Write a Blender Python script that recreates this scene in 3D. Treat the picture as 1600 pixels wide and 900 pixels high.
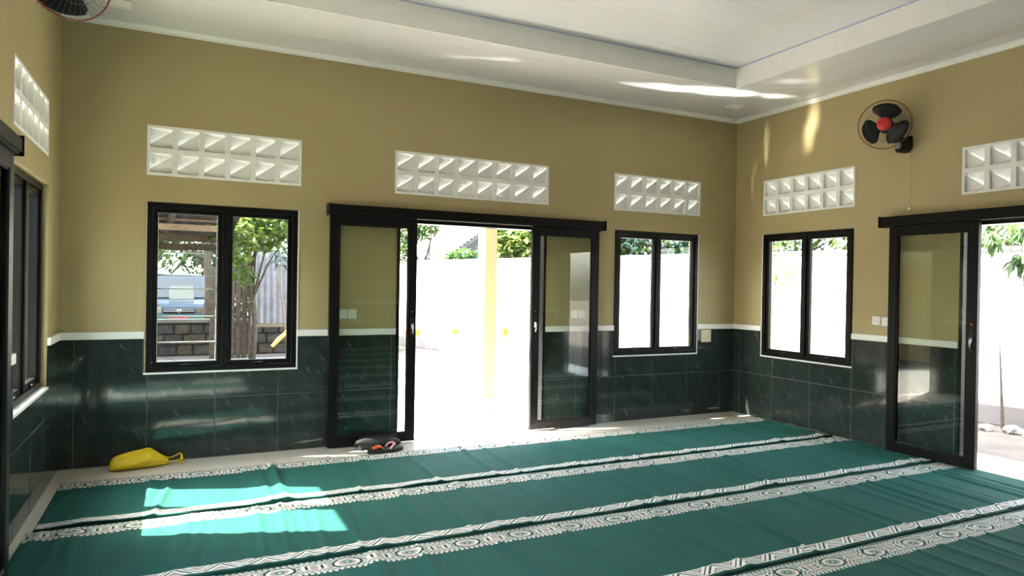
import bpy, bmesh, math, random
from mathutils import Vector, Matrix
R = math.radians
S = bpy.context.scene
for o in list(bpy.data.objects): bpy.data.objects.remove(o)
col = S.collection

# ------------------------------------------------------------ camera
cam_d = bpy.data.cameras.new('camera'); cam = bpy.data.objects.new('camera', cam_d); col.objects.link(cam)
cam_d.sensor_width = 36.0; cam_d.lens = 1068.3/1600*36.0; cam_d.clip_start = 0.05; cam_d.clip_end = 300
rt = Vector((0.89837867, -0.43890201, 0.01675693)); up = Vector((-0.01291486, 0.01173825, 0.9998477)); fw = Vector((0.43903186, 0.89845826, -0.00487704))
m = Matrix((rt, up, -fw)).transposed().to_4x4(); m.translation = Vector((0.82, -6.22, 1.481))
cam.matrix_world = m
S.camera = cam

# ------------------------------------------------------------ light
SUN = Vector((0.90, -0.32, -1.0)).normalized()
w = bpy.data.worlds.new('sky'); S.world = w; w.use_nodes = True
wn = w.node_tree; wn.nodes.clear()
sky = wn.nodes.new('ShaderNodeTexSky'); sky.sky_type = 'NISHITA'; sky.sun_disc = False
sky.sun_elevation = R(47); sky.sun_rotation = math.atan2(-SUN.x, -SUN.y); sky.air_density = 1.2; sky.dust_density = 3.0; sky.ozone_density = 1.0
bg = wn.nodes.new('ShaderNodeBackground'); bg.inputs['Strength'].default_value = 0.5
hs = wn.nodes.new('ShaderNodeHueSaturation'); hs.inputs['Saturation'].default_value = 0.55
wo = wn.nodes.new('ShaderNodeOutputWorld')
wn.links.new(sky.outputs[0], hs.inputs['Color']); wn.links.new(hs.outputs[0], bg.inputs['Color']); wn.links.new(bg.outputs[0], wo.inputs['Surface'])
sd = bpy.data.lights.new('sun', 'SUN'); sd.energy = 15.0; sd.angle = R(0.6); sd.color = (1.0, 0.96, 0.88)
so = bpy.data.objects.new('sun', sd); col.objects.link(so); so.location = (-8, 6, 12)
so.rotation_euler = SUN.to_track_quat('-Z', 'Y').to_euler()
# area lamps added in place of the sun's reflection off the polished floor; each lies where the
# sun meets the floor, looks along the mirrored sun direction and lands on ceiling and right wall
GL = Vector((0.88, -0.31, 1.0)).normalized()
def glint_lamp(target, line, length, width, power, z0=0.03, spread=2.0):
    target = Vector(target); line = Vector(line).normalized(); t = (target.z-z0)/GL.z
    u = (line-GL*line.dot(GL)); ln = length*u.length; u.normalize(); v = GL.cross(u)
    d = bpy.data.lights.new('added_glint_lamp', 'AREA'); d.shape = 'RECTANGLE'; d.size = ln; d.size_y = width; d.spread = R(spread); d.energy = power; d.color = (1.0, 0.96, 0.88)
    o = bpy.data.objects.new('added_glint_lamp', d); col.objects.link(o)
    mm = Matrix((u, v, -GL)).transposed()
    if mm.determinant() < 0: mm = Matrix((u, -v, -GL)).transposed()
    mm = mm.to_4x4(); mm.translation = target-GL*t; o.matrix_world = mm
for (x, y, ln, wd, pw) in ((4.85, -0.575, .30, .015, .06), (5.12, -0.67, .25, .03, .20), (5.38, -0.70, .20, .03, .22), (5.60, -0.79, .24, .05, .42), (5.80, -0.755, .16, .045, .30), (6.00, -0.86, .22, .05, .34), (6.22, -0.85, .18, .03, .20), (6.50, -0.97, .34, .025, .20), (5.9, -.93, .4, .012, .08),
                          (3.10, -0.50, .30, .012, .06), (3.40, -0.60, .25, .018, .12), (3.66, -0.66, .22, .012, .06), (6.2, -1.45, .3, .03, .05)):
    glint_lamp((x, y, 3.5), (1, -0.23+.22*math.sin(x*9), 0), ln, wd*.7, pw*.42, spread=3.2)
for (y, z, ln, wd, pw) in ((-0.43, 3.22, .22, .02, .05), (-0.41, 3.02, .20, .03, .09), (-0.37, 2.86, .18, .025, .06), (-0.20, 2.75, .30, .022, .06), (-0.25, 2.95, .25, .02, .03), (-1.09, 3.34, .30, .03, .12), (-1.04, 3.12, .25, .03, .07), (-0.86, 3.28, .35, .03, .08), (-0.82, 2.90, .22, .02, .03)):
    glint_lamp((6.84, y, z), (0, 0.1, 1), ln, wd*.7, pw*.5, 0.12, 2.6)
S.view_settings.view_transform = 'Standard'; S.view_settings.look = 'None'
S.view_settings.gamma = 1.0; S.view_settings.use_curve_mapping = False
S.view_settings.exposure = 2.72

# ------------------------------------------------------------ helpers
W, L, H = 6.84, 9.4, 3.5          # room: x 0..W, y 0..-L
TH = 0.15

class G:                          # little node-math wrapper
    def __init__(s, nt, sock): s.nt = nt; s.s = sock
    def _m(s, op, *a):
        n = s.nt.nodes.new('ShaderNodeMath'); n.operation = op
        for k, v in enumerate((s,)+a):
            if isinstance(v, G): s.nt.links.new(v.s, n.inputs[k])
            else: n.inputs[k].default_value = v
        return G(s.nt, n.outputs[0])
    def __add__(s, o): return s._m('ADD', o)
    def __sub__(s, o): return s._m('SUBTRACT', o)
    def __mul__(s, o): return s._m('MULTIPLY', o)
    def __truediv__(s, o): return s._m('DIVIDE', o)
    def abs(s): return s._m('ABSOLUTE')
    def frac(s): return s._m('FRACT')
    def lt(s, o): return s._m('LESS_THAN', o)
    def gt(s, o): return s._m('GREATER_THAN', o)
    def sqrt(s): return s._m('SQRT')
    def min(s, o): return s._m('MINIMUM', o)
    def max(s, o): return s._m('MAXIMUM', o)
    def band(s, a, b): return s.gt(a)*s.lt(b)

def newmat(name):
    mt = bpy.data.materials.new(name); mt.use_nodes = True
    nt = mt.node_tree; return mt, nt, nt.nodes['Principled BSDF']
def mixc(nt, f, a, b):
    n = nt.nodes.new('ShaderNodeMix'); n.data_type = 'RGBA'
    if isinstance(f, G): nt.links.new(f.s, n.inputs[0])
    elif isinstance(f, (int, float)): n.inputs[0].default_value = f
    else: nt.links.new(f, n.inputs[0])
    for k, v in ((6, a), (7, b)):
        if isinstance(v, tuple): n.inputs[k].default_value = (*v, 1)
        else: nt.links.new(v, n.inputs[k])
    return n.outputs[2]
def noise(nt, scale, detail=3, vec=None, rough=0.5):
    n = nt.nodes.new('ShaderNodeTexNoise'); n.inputs['Scale'].default_value = scale; n.inputs['Detail'].default_value = detail; n.inputs['Roughness'].default_value = rough
    if vec is not None: nt.links.new(vec, n.inputs['Vector'])
    return n.outputs['Fac']
def pos(nt, scale=(1, 1, 1), rot=(0, 0, 0)):
    g = nt.nodes.new('ShaderNodeNewGeometry'); mp = nt.nodes.new('ShaderNodeMapping')
    mp.inputs['Scale'].default_value = scale; mp.inputs['Rotation'].default_value = rot
    nt.links.new(g.outputs['Position'], mp.inputs['Vector']); return mp.outputs[0]
def bump(nt, b, h, strength=0.2, dist=0.01):
    n = nt.nodes.new('ShaderNodeBump'); n.inputs['Strength'].default_value = strength; n.inputs['Distance'].default_value = dist
    nt.links.new(h.s if isinstance(h, G) else h, n.inputs['Height']); nt.links.new(n.outputs[0], b.inputs['Normal'])
def simple(name, c, rough=0.5, metal=0.0, var=0.0, nscale=8, bmp=0.0, spec=0.5, c2=None):
    mt, nt, b = newmat(name); b.inputs['Base Color'].default_value = (*c, 1)
    b.inputs['Roughness'].default_value = rough; b.inputs['Metallic'].default_value = metal; b.inputs['Specular IOR Level'].default_value = spec
    p = pos(nt)
    if var > 0 or c2:
        f = noise(nt, nscale, 4, p)
        d = c2 if c2 else tuple(x*(1-var) for x in c)
        rr = nt.nodes.new('ShaderNodeMapRange'); rr.inputs[1].default_value = .35; rr.inputs[2].default_value = .65; nt.links.new(f, rr.inputs[0])
        nt.links.new(mixc(nt, rr.outputs[0], c, d), b.inputs['Base Color'])
    if bmp > 0: bump(nt, b, noise(nt, nscale*12, 3, p), bmp, 0.004)
    return mt
M = {}
M['wall'] = simple('olive_wall_paint', (0.405, 0.325, 0.158), 0.6, var=0.05, nscale=1.5, bmp=0.08, c2=(0.385, 0.305, 0.145))
M['outwall'] = simple('cream_outside_paint', (0.75, 0.66, 0.42), 0.7, var=0.08, nscale=1)
M['white'] = simple('white_paint', (0.80, 0.79, 0.75), 0.5, var=0.03)
M['vent'] = simple('white_vent_paint', (0.80, 0.79, 0.74), 0.6, var=0.05, nscale=20)
M['frame'] = simple('black_aluminium', (0.0045, 0.0042, 0.0042), 0.40, 0.0, var=0.2, nscale=30, spec=0.18)
M['rubber'] = simple('black_rubber', (0.012, 0.012, 0.012), 0.6, var=0.2)
M['steel'] = simple('brushed_steel', (0.5, 0.5, 0.5), 0.35, 1.0, var=0.1)
M['grout'] = simple('tile_grout', (0.16, 0.165, 0.155), 0.8, var=0.1)
M['fgrout'] = simple('floor_grout', (0.42, 0.40, 0.35), 0.8, var=0.1)
M['plastic'] = simple('white_plastic', (0.78, 0.77, 0.73), 0.35, var=0.02)
M['beige'] = simple('beige_plastic', (0.62, 0.52, 0.34), 0.4, var=0.1, nscale=30)
M['blackpl'] = simple('black_plastic', (0.008, 0.008, 0.0085), 0.45, var=0.1, spec=0.25)
M['red'] = simple('red_plastic', (0.62, 0.02, 0.02), 0.35, var=0.1)
M['redrim'] = simple('dark_red_rim', (0.22, 0.03, 0.025), 0.4, var=0.1)
M['greypl'] = simple('grey_plastic', (0.16, 0.17, 0.19), 0.4, var=0.1)
M['wire'] = simple('guard_wire', (0.10, 0.10, 0.10), 0.35, 0.6, var=0.1)
M['orange'] = simple('orange_ribbon', (0.95, 0.22, 0.02), 0.6, var=0.1)
M['redorange'] = simple('red_orange_cloth', (0.62, 0.085, 0.02), 0.7, var=0.3, nscale=60)
M['pink'] = simple('pink_strap', (0.75, 0.30, 0.33), 0.6, var=0.1)
M['foam'] = simple('black_foam', (0.005, 0.005, 0.0055), 0.75, var=0.3, nscale=60, bmp=0.3)
M['concrete'] = simple('concrete', (0.162, 0.1485, 0.1305), 0.9, var=0.3, nscale=3, bmp=0.4)
M['kerb'] = simple('grey_kerb', (0.15, 0.14, 0.14), 0.9, var=0.15, nscale=4, bmp=0.3)
M['stone'] = simple('stone_wall', (0.055, 0.0506, 0.044), 0.9, nscale=5, bmp=0.6, c2=(0.0275, 0.02475, 0.022))
M['rubble'] = simple('white_rubble', (0.36, 0.348, 0.324), 0.9, var=0.25, nscale=30, bmp=0.5)
M['outtile'] = simple('porch_tile', (0.40, 0.385, 0.36), 0.22, var=0.08, nscale=2)
M['paver'] = simple('grey_paver', (0.27, 0.27, 0.28), 0.8, var=0.25, nscale=5, bmp=0.3)
M['bound'] = simple('whitewashed_wall', (0.36, 0.35, 0.34), 0.9, var=0.05, nscale=2, bmp=0.2)
M['wood'] = simple('weathered_wood', (0.09, 0.063, 0.045), 0.85, nscale=14, bmp=0.4, c2=(0.0405, 0.02925, 0.0225))
M['wood_l'] = simple('pale_wood', (0.21, 0.155, 0.11), 0.8, nscale=14, bmp=0.3, c2=(0.15, 0.105, 0.075))
M['bark'] = simple('bark', (0.0825, 0.06325, 0.044), 0.95, nscale=12, bmp=0.8, c2=(0.044, 0.033, 0.02475))
M['sheet'] = simple('pale_corrugated_sheet', (0.189, 0.18, 0.2025), 0.5, nscale=6, c2=(0.135, 0.126, 0.144))
M['rust'] = simple('old_roof_sheet', (0.055, 0.0425, 0.0375), 0.75, nscale=5, c2=(0.03, 0.025, 0.025))
M['roof'] = simple('bleached_roof_tile', (0.72, 0.66, 0.60), 0.85, var=0.25, nscale=3, bmp=0.4)
M['gable'] = simple('grey_render', (0.096, 0.09, 0.087), 0.9, var=0.15, nscale=2)
M['carpaint'] = simple('blue_grey_car_paint', (0.035, 0.055, 0.085), 0.25, 0.1, var=0.05)
M['carglass'] = simple('dark_car_glass', (0.02, 0.025, 0.03), 0.08)
M['chrome'] = simple('chrome', (0.8, 0.8, 0.8), 0.15, 1.0, var=0.02)
M['tealpl'] = simple('teal_paint', (0.012, 0.096, 0.078), 0.5, var=0.1)
M['plate'] = simple('red_plate', (0.30, 0.05, 0.06), 0.5, var=0.1)
M['sunshade'] = simple('pale_cloth', (0.13, 0.135, 0.115), 0.8, var=0.1)
M['ring'] = simple('galvanised_bar', (0.55, 0.54, 0.52), 0.45, 0.3, var=0.1)
M['bluebead'] = simple('lilac_bead', (0.45, 0.45, 0.68), 0.5, var=0.05)

def leafmat(name, a, b, tr=0.35):
    mt, nt, p = newmat(name); f = noise(nt, 2.3, 3, pos(nt)); f2 = noise(nt, 25, 2, pos(nt))
    rr = nt.nodes.new('ShaderNodeMapRange'); rr.inputs[1].default_value = .35; rr.inputs[2].default_value = .65
    nt.links.new((G(nt, f)*0.5+G(nt, f2)*0.5).s, rr.inputs[0])
    c = mixc(nt, rr.outputs[0], a, b); nt.links.new(c, p.inputs['Base Color']); p.inputs['Roughness'].default_value = 0.42
    t = nt.nodes.new('ShaderNodeBsdfTranslucent'); nt.links.new(c, t.inputs['Color'])
    mx = nt.nodes.new('ShaderNodeMixShader'); mx.inputs[0].default_value = tr
    nt.links.new(p.outputs[0], mx.inputs[1]); nt.links.new(t.outputs[0], mx.inputs[2]); nt.links.new(mx.outputs[0], nt.nodes['Material Output'].inputs['Surface'])
    return mt
M['leaf'] = leafmat('green_leaf', (0.075, 0.15, 0.02625), (0.02625, 0.06375, 0.015))
M['leaf_d'] = leafmat('dark_green_leaf', (0.0245, 0.0595, 0.0175), (0.0105, 0.028, 0.0105))
M['leaf_y'] = leafmat('yellow_green_leaf', (0.18, 0.228, 0.048), (0.06, 0.12, 0.03))
M['leaf_b'] = leafmat('bluish_leaf', (0.048, 0.096, 0.08), (0.024, 0.056, 0.048))

def glassmat():
    mt, nt, p = newmat('window_glass'); nt.nodes.remove(p)
    t = nt.nodes.new('ShaderNodeBsdfTransparent'); t.inputs['Color'].default_value = (0.90, 0.93, 0.90, 1)
    g = nt.nodes.new('ShaderNodeBsdfGlossy'); g.inputs['Roughness'].default_value = 0.0
    lw_ = nt.nodes.new('ShaderNodeLayerWeight'); q = G(nt, lw_.outputs['Facing']); q2 = q*q
    f = q2*q2*q*0.9+0.04
    mx = nt.nodes.new('ShaderNodeMixShader'); nt.links.new(f.s, mx.inputs[0])
    nt.links.new(t.outputs[0], mx.inputs[1]); nt.links.new(g.outputs[0], mx.inputs[2]); nt.links.new(mx.outputs[0], nt.nodes['Material Output'].inputs['Surface'])
    return mt
M['glass'] = glassmat()

def tilemat():                    # dark green-black marble tile, fine white slanted veins
    mt, nt, b = newmat('dark_marble_tile')
    geo = nt.nodes.new('ShaderNodeNewGeometry'); sx = nt.nodes.new('ShaderNodeSeparateXYZ'); nt.links.new(geo.outputs['Position'], sx.inputs[0])
    X, Y, Z = (G(nt, sx.outputs[k]) for k in range(3))
    a = X - Y
    cmb = nt.nodes.new('ShaderNodeCombineXYZ'); nt.links.new((a*0.85+Z*0.55).s, cmb.inputs[0]); nt.links.new((Z*0.83-a*0.5).s, cmb.inputs[1])
    mp = nt.nodes.new('ShaderNodeMapping'); mp.inputs['Scale'].default_value = (34, 6.5, 1); nt.links.new(cmb.outputs[0], mp.inputs[0])
    v = noise(nt, 1.0, 5, mp.outputs[0], 0.65)
    mp2 = nt.nodes.new('ShaderNodeMapping'); mp2.inputs['Scale'].default_value = (9, 4, 1); nt.links.new(cmb.outputs[0], mp2.inputs[0])
    v2 = noise(nt, 1.0, 4, mp2.outputs[0], 0.6)
    vein = (G(nt, v)-0.585).max(0.0)*9.0
    vein = vein.min(1.0)*0.33
    base = mixc(nt, v2, (0.008, 0.011, 0.010), (0.040, 0.052, 0.047))
    c = mixc(nt, vein, base, (0.20, 0.24, 0.23))
    nt.links.new(c, b.inputs['Base Color']); b.inputs['Roughness'].default_value = 0.07; b.inputs['Specular IOR Level'].default_value = 0.5
    bump(nt, b, noise(nt, 9, 2, geo.outputs['Position']), 0.05, 0.004)
    return mt
M['tile'] = tilemat()

def floormat():
    mt, nt, b = newmat('cream_floor_tile')
    p = pos(nt); c = mixc(nt, noise(nt, 1.6, 5, p), (0.70, 0.64, 0.55), (0.60, 0.55, 0.47)); nt.links.new(c, b.inputs['Base Color'])
    b.inputs['Roughness'].default_value = 0.10; bump(nt, b, noise(nt, 5.0, 2, p), 0.12, 0.004)
    return mt
M['floor'] = floormat()

def ceilmat():
    mt, nt, b = newmat('cream_pvc_ceiling')
    p = pos(nt, (1.0, 26, 1)); c = mixc(nt, noise(nt, 1.5, 3, p), (0.72, 0.71, 0.70), (0.66, 0.65, 0.64)); nt.links.new(c, b.inputs['Base Color'])
    b.inputs['Roughness'].default_value = 0.16; b.inputs['Specular IOR Level'].default_value = 0.45
    bump(nt, b, noise(nt, 3.0, 2, pos(nt)), 0.08, 0.01)
    return mt
M['ceil'] = ceilmat()

def carpetmat():
    mt, nt, b = newmat('green_prayer_carpet')
    tc = nt.nodes.new('ShaderNodeTexCoord'); sx = nt.nodes.new('ShaderNodeSeparateXYZ'); nt.links.new(tc.outputs['Object'], sx.inputs[0])
    x = G(nt, sx.outputs[0])+20.0; v = G(nt, sx.outputs[1])*-1.0
    mp = nt.nodes.new('ShaderNodeMapping'); mp.inputs['Scale'].default_value = (7, 1.6, 1); nt.links.new(tc.outputs['Object'], mp.inputs[0])
    n1 = noise(nt, 1.0, 4, mp.outputs[0])
    n2 = noise(nt, 260, 1, tc.outputs['Object'])
    green = mixc(nt, n1, (0.005, 0.040, 0.033), (0.010, 0.075, 0.059))
    white, black, teal, pink = (0.52, 0.50, 0.45), (0.012, 0.02, 0.02), (0.03, 0.15, 0.125), (0.30, 0.245, 0.22)
    # floral band
    c = mixc(nt, G(nt, noise(nt, 60, 2, tc.outputs['Object'])).gt(0.5), teal, pink)
    u = ((x/0.34).frac()-0.5)*0.34; dv = v-0.096; au = u.abs(); adv = dv.abs()
    che = ((au+adv)/0.027).frac()
    c = mixc(nt, che.lt(0.42)*adv.lt(0.058), c, white)
    c = mixc(nt, che.band(0.42, 0.56)*adv.lt(0.058), c, black)
    # box pair centred between the ovals
    bu = au*-1.0+0.17
    box = (bu/0.072+adv/0.30).lt(0.92)*adv.lt(0.050)
    c = mixc(nt, box, c, white)
    c = mixc(nt, (bu-0.040).abs().lt(0.007)*adv.lt(0.024), c, black)
    c = mixc(nt, bu.lt(0.018)*adv.lt(0.026), c, pink)
    c = mixc(nt, box*adv.band(0.036, 0.043), c, black)
    d = ((u/0.064)*(u/0.064)+(dv/0.044)*(dv/0.044)).sqrt()
    for a_, b_, cc in ((0.0, 1.25, black), (0.0, 1.05, white), (0.0, 0.72, pink), (0.0, 0.40, teal), (0.0, 0.15, white)):
        c = mixc(nt, d.lt(b_), c, cc)
    dash = (x/0.030).frac().lt(0.55)
    for lo, hi in ((0.010, 0.026), (0.166, 0.182)):
        c = mixc(nt, v.band(lo, hi), c, black); c = mixc(nt, v.band(lo, hi)*dash, c, white)
    for lo, hi in ((0.028, 0.034), (0.158, 0.164)): c = mixc(nt, v.band(lo, hi), c, white)
    base = mixc(nt, v.band(0.008, 0.184), green, c)
    # zigzag band
    s = (v-0.912)/0.092; t = ((x/0.213).frac()-0.5).abs()*2.0
    q = t*1.15-0.08-s; qa = q.abs()
    zw = (0.60, 0.585, 0.54)
    z = mixc(nt, q.band(-0.24, -0.06), zw, (0.012, 0.055, 0.05))
    z = mixc(nt, q.band(0.16, 0.27), z, (0.05, 0.05, 0.05))
    z = mixc(nt, qa.gt(0.52), z, (0.16, 0.14, 0.13))
    z = mixc(nt, qa.gt(0.62), z, (0.36, 0.31, 0.28))
    z = mixc(nt, s.lt(0.08).max(s.gt(0.92)), z, white)
    base = mixc(nt, s.band(0.0, 1.0), base, z)
    hem = v.gt(1.030)
    base = mixc(nt, hem, base, (0.004, 0.03, 0.024))
    nt.links.new(base, b.inputs['Base Color']); b.inputs['Roughness'].default_value = 0.9; b.inputs['Specular IOR Level'].default_value = 0.15
    b.inputs['Sheen Weight'].default_value = 0.05; b.inputs['Sheen Roughness'].default_value = 0.35; b.inputs['Sheen Tint'].default_value = (0.25, 0.8, 0.65, 1)
    bump(nt, b, n2, 0.5, 0.003)
    return mt
M['carpet'] = carpetmat()
def bagmat():
    mt, nt, b = newmat('yellow_plastic_bag'); p = pos(nt)
    nt.links.new(mixc(nt, noise(nt, 20, 3, p), (0.80, 0.58, 0.01), (0.62, 0.42, 0.01)), b.inputs['Base Color']); b.inputs['Roughness'].default_value = 0.45
    bump(nt, b, noise(nt, 45, 3, p), 0.5, 0.006); return mt
M['bag'] = bagmat()

class MB:
    def __init__(s): s.v = []; s.f = []
    def box(s, x0, x1, y0, y1, z0, z1):
        x0, x1 = sorted((x0, x1)); y0, y1 = sorted((y0, y1)); z0, z1 = sorted((z0, z1)); n = len(s.v)
        s.v += [(x0, y0, z0), (x1, y0, z0), (x1, y1, z0), (x0, y1, z0), (x0, y0, z1), (x1, y0, z1), (x1, y1, z1), (x0, y1, z1)]
        s.f += [tuple(n+i for i in q) for q in ((3, 2, 1, 0), (4, 5, 6, 7), (0, 1, 5, 4), (1, 2, 6, 5), (2, 3, 7, 6), (3, 0, 4, 7))]; return s
    def tube(s, pts, r, seg=8, closed=False):
        pts = [Vector(p) for p in pts]; n0 = len(s.v); N = len(pts); prev = None
        for i, p in enumerate(pts):
            if closed: d = pts[(i+1) % N]-pts[i-1]
            else: d = pts[min(i+1, N-1)]-pts[max(i-1, 0)]
            d.normalize()
            if prev is None:
                a = Vector((0, 0, 1)) if abs(d.z) < 0.9 else Vector((1, 0, 0)); u = d.cross(a).normalized()
            else: u = (prev-d*prev.dot(d)).normalized()
            prev = u; w_ = d.cross(u); rr = r[i] if isinstance(r, (list, tuple)) else r
            for k in range(seg):
                t = 2*math.pi*k/seg; s.v.append(tuple(p+(u*math.cos(t)+w_*math.sin(t))*rr))
        for i in range(N if closed else N-1):
            j = (i+1) % N
            for k in range(seg):
                k2 = (k+1) % seg; s.f.append((n0+i*seg+k, n0+i*seg+k2, n0+j*seg+k2, n0+j*seg+k))
        if not closed:
            s.f.append(tuple(n0+k for k in reversed(range(seg)))); s.f.append(tuple(n0+(N-1)*seg+k for k in range(seg)))
        return s
    def lathe(s, prof, mat=None, seg=24):      # profile (radius, height) about local z, placed by mat
        n0 = len(s.v); mat = mat or Matrix()
        for r_, h in prof:
            for k in range(seg):
                t = 2*math.pi*k/seg; s.v.append(tuple(mat @ Vector((r_*math.cos(t), r_*math.sin(t), h))))
        for i in range(len(prof)-1):
            for k in range(seg):
                k2 = (k+1) % seg; s.f.append((n0+i*seg+k, n0+i*seg+k2, n0+(i+1)*seg+k2, n0+(i+1)*seg+k))
        s.f.append(tuple(n0+k for k in reversed(range(seg)))); s.f.append(tuple(n0+(len(prof)-1)*seg+k for k in range(seg)))
        return s
    def prism(s, poly, fn):                    # poly of 2D points, fn(p, k) gives the two end positions
        n0 = len(s.v); N = len(poly)
        for k in (0, 1): s.v += [tuple(fn(p, k)) for p in poly]
        s.f.append(tuple(n0+i for i in reversed(range(N)))); s.f.append(tuple(n0+N+i for i in range(N)))
        for i in range(N): j = (i+1) % N; s.f.append((n0+i, n0+j, n0+N+j, n0+N+i))
        return s
    def build(s, name, mat, parent=None, smooth=False, bevel=0, loc=None):
        base = Vector(loc) if loc is not None else Vector((0, 0, 0))
        if parent is not None: base = WLOC.get(parent.name_full, Vector((0, 0, 0)))
        me = bpy.data.meshes.new(name); me.from_pydata([tuple(Vector(v)-base) for v in s.v], [], s.f); me.update()
        bm = bmesh.new(); bm.from_mesh(me); bmesh.ops.recalc_face_normals(bm, faces=bm.faces)
        if bevel: bmesh.ops.bevel(bm, geom=[e for e in bm.edges if len(e.link_faces) == 2 and e.calc_face_angle(0) > 0.5], offset=bevel, segments=1 if bevel < .004 else 2, affect='EDGES', clamp_overlap=True)
        bm.to_mesh(me); bm.free()
        if smooth:
            for p in me.polygons: p.use_smooth = True
        if mat is not None: me.materials.append(mat)
        o = bpy.data.objects.new(name, me); col.objects.link(o)
        if parent is not None: o.parent = parent; WLOC[o.name_full] = base
        else: o.location = base; WLOC[o.name_full] = base
        return o
WLOC = {}
def tag(o, label, cat, group=None, kind=None):
    if label: o['label'] = label
    if cat: o['category'] = cat
    if group: o['group'] = group
    if kind: o['kind'] = kind
    return o
def thing(name, loc, label, cat, group=None, kind=None):
    o = bpy.data.objects.new(name, None); o.empty_display_size = 0.1; col.objects.link(o); o.location = loc; WLOC[o.name_full] = Vector(loc)
    return tag(o, label, cat, group, kind)
def BX(*a): return MB().box(*a)

# ------------------------------------------------------------ setting: walls
def FR(side):                     # (a along wall, d into room, z) -> world
    return {'back': lambda a, d, z: (a, -d, z), 'right': lambda a, d, z: (W-d, a, z), 'left': lambda a, d, z: (d, a, z), 'front': lambda a, d, z: (a, -L+d, z)}[side]
def wbox(mb, side, a0, a1, d0, d1, z0, z1):
    f = FR(side); p, q = f(a0, d0, z0), f(a1, d1, z1); return mb.box(p[0], q[0], p[1], q[1], p[2], q[2])

CELL = 0.2
HOLES = {
 'back': {'win': [(0.587, 1.761, 0.721, 2.10), (5.101, 6.262, 0.721, 2.10)], 'door': [(2.655, 4.245, 0.0, 2.075)], 'vent': [(0.584, 1.781, 2.314, 2.716), (2.626, 4.261, 2.314, 2.716), (5.082, 6.285, 2.314, 2.716)]},
 'right': {'win': [(-1.607, -0.443, 0.721, 2.10), (-6.9, -5.75, 0.721, 2.10)], 'door': [(-4.28, -2.642, 0.0, 2.075)], 'vent': [(-1.614, -0.435, 2.314, 2.716), (-4.25, -2.643, 2.314, 2.716), (-6.93, -5.73, 2.314, 2.716)]},
 'left': {'win': [(-1.62, -0.49, 0.705, 2.125), (-6.9, -5.75, 0.721, 2.10)], 'door': [(-4.4, -2.82, 0.0, 2.075)], 'vent': [(-1.672, -0.56, 2.314, 2.70), (-4.4, -2.8, 2.314, 2.716), (-6.93, -5.73, 2.314, 2.716)]},
 'front': {'win': [], 'door': [], 'vent': []},
}
SPAN = {'back': (0, W), 'right': (-L, 0), 'left': (-L, 0), 'front': (0, W)}
WALL = {}
HTOP = 3.85
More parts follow.
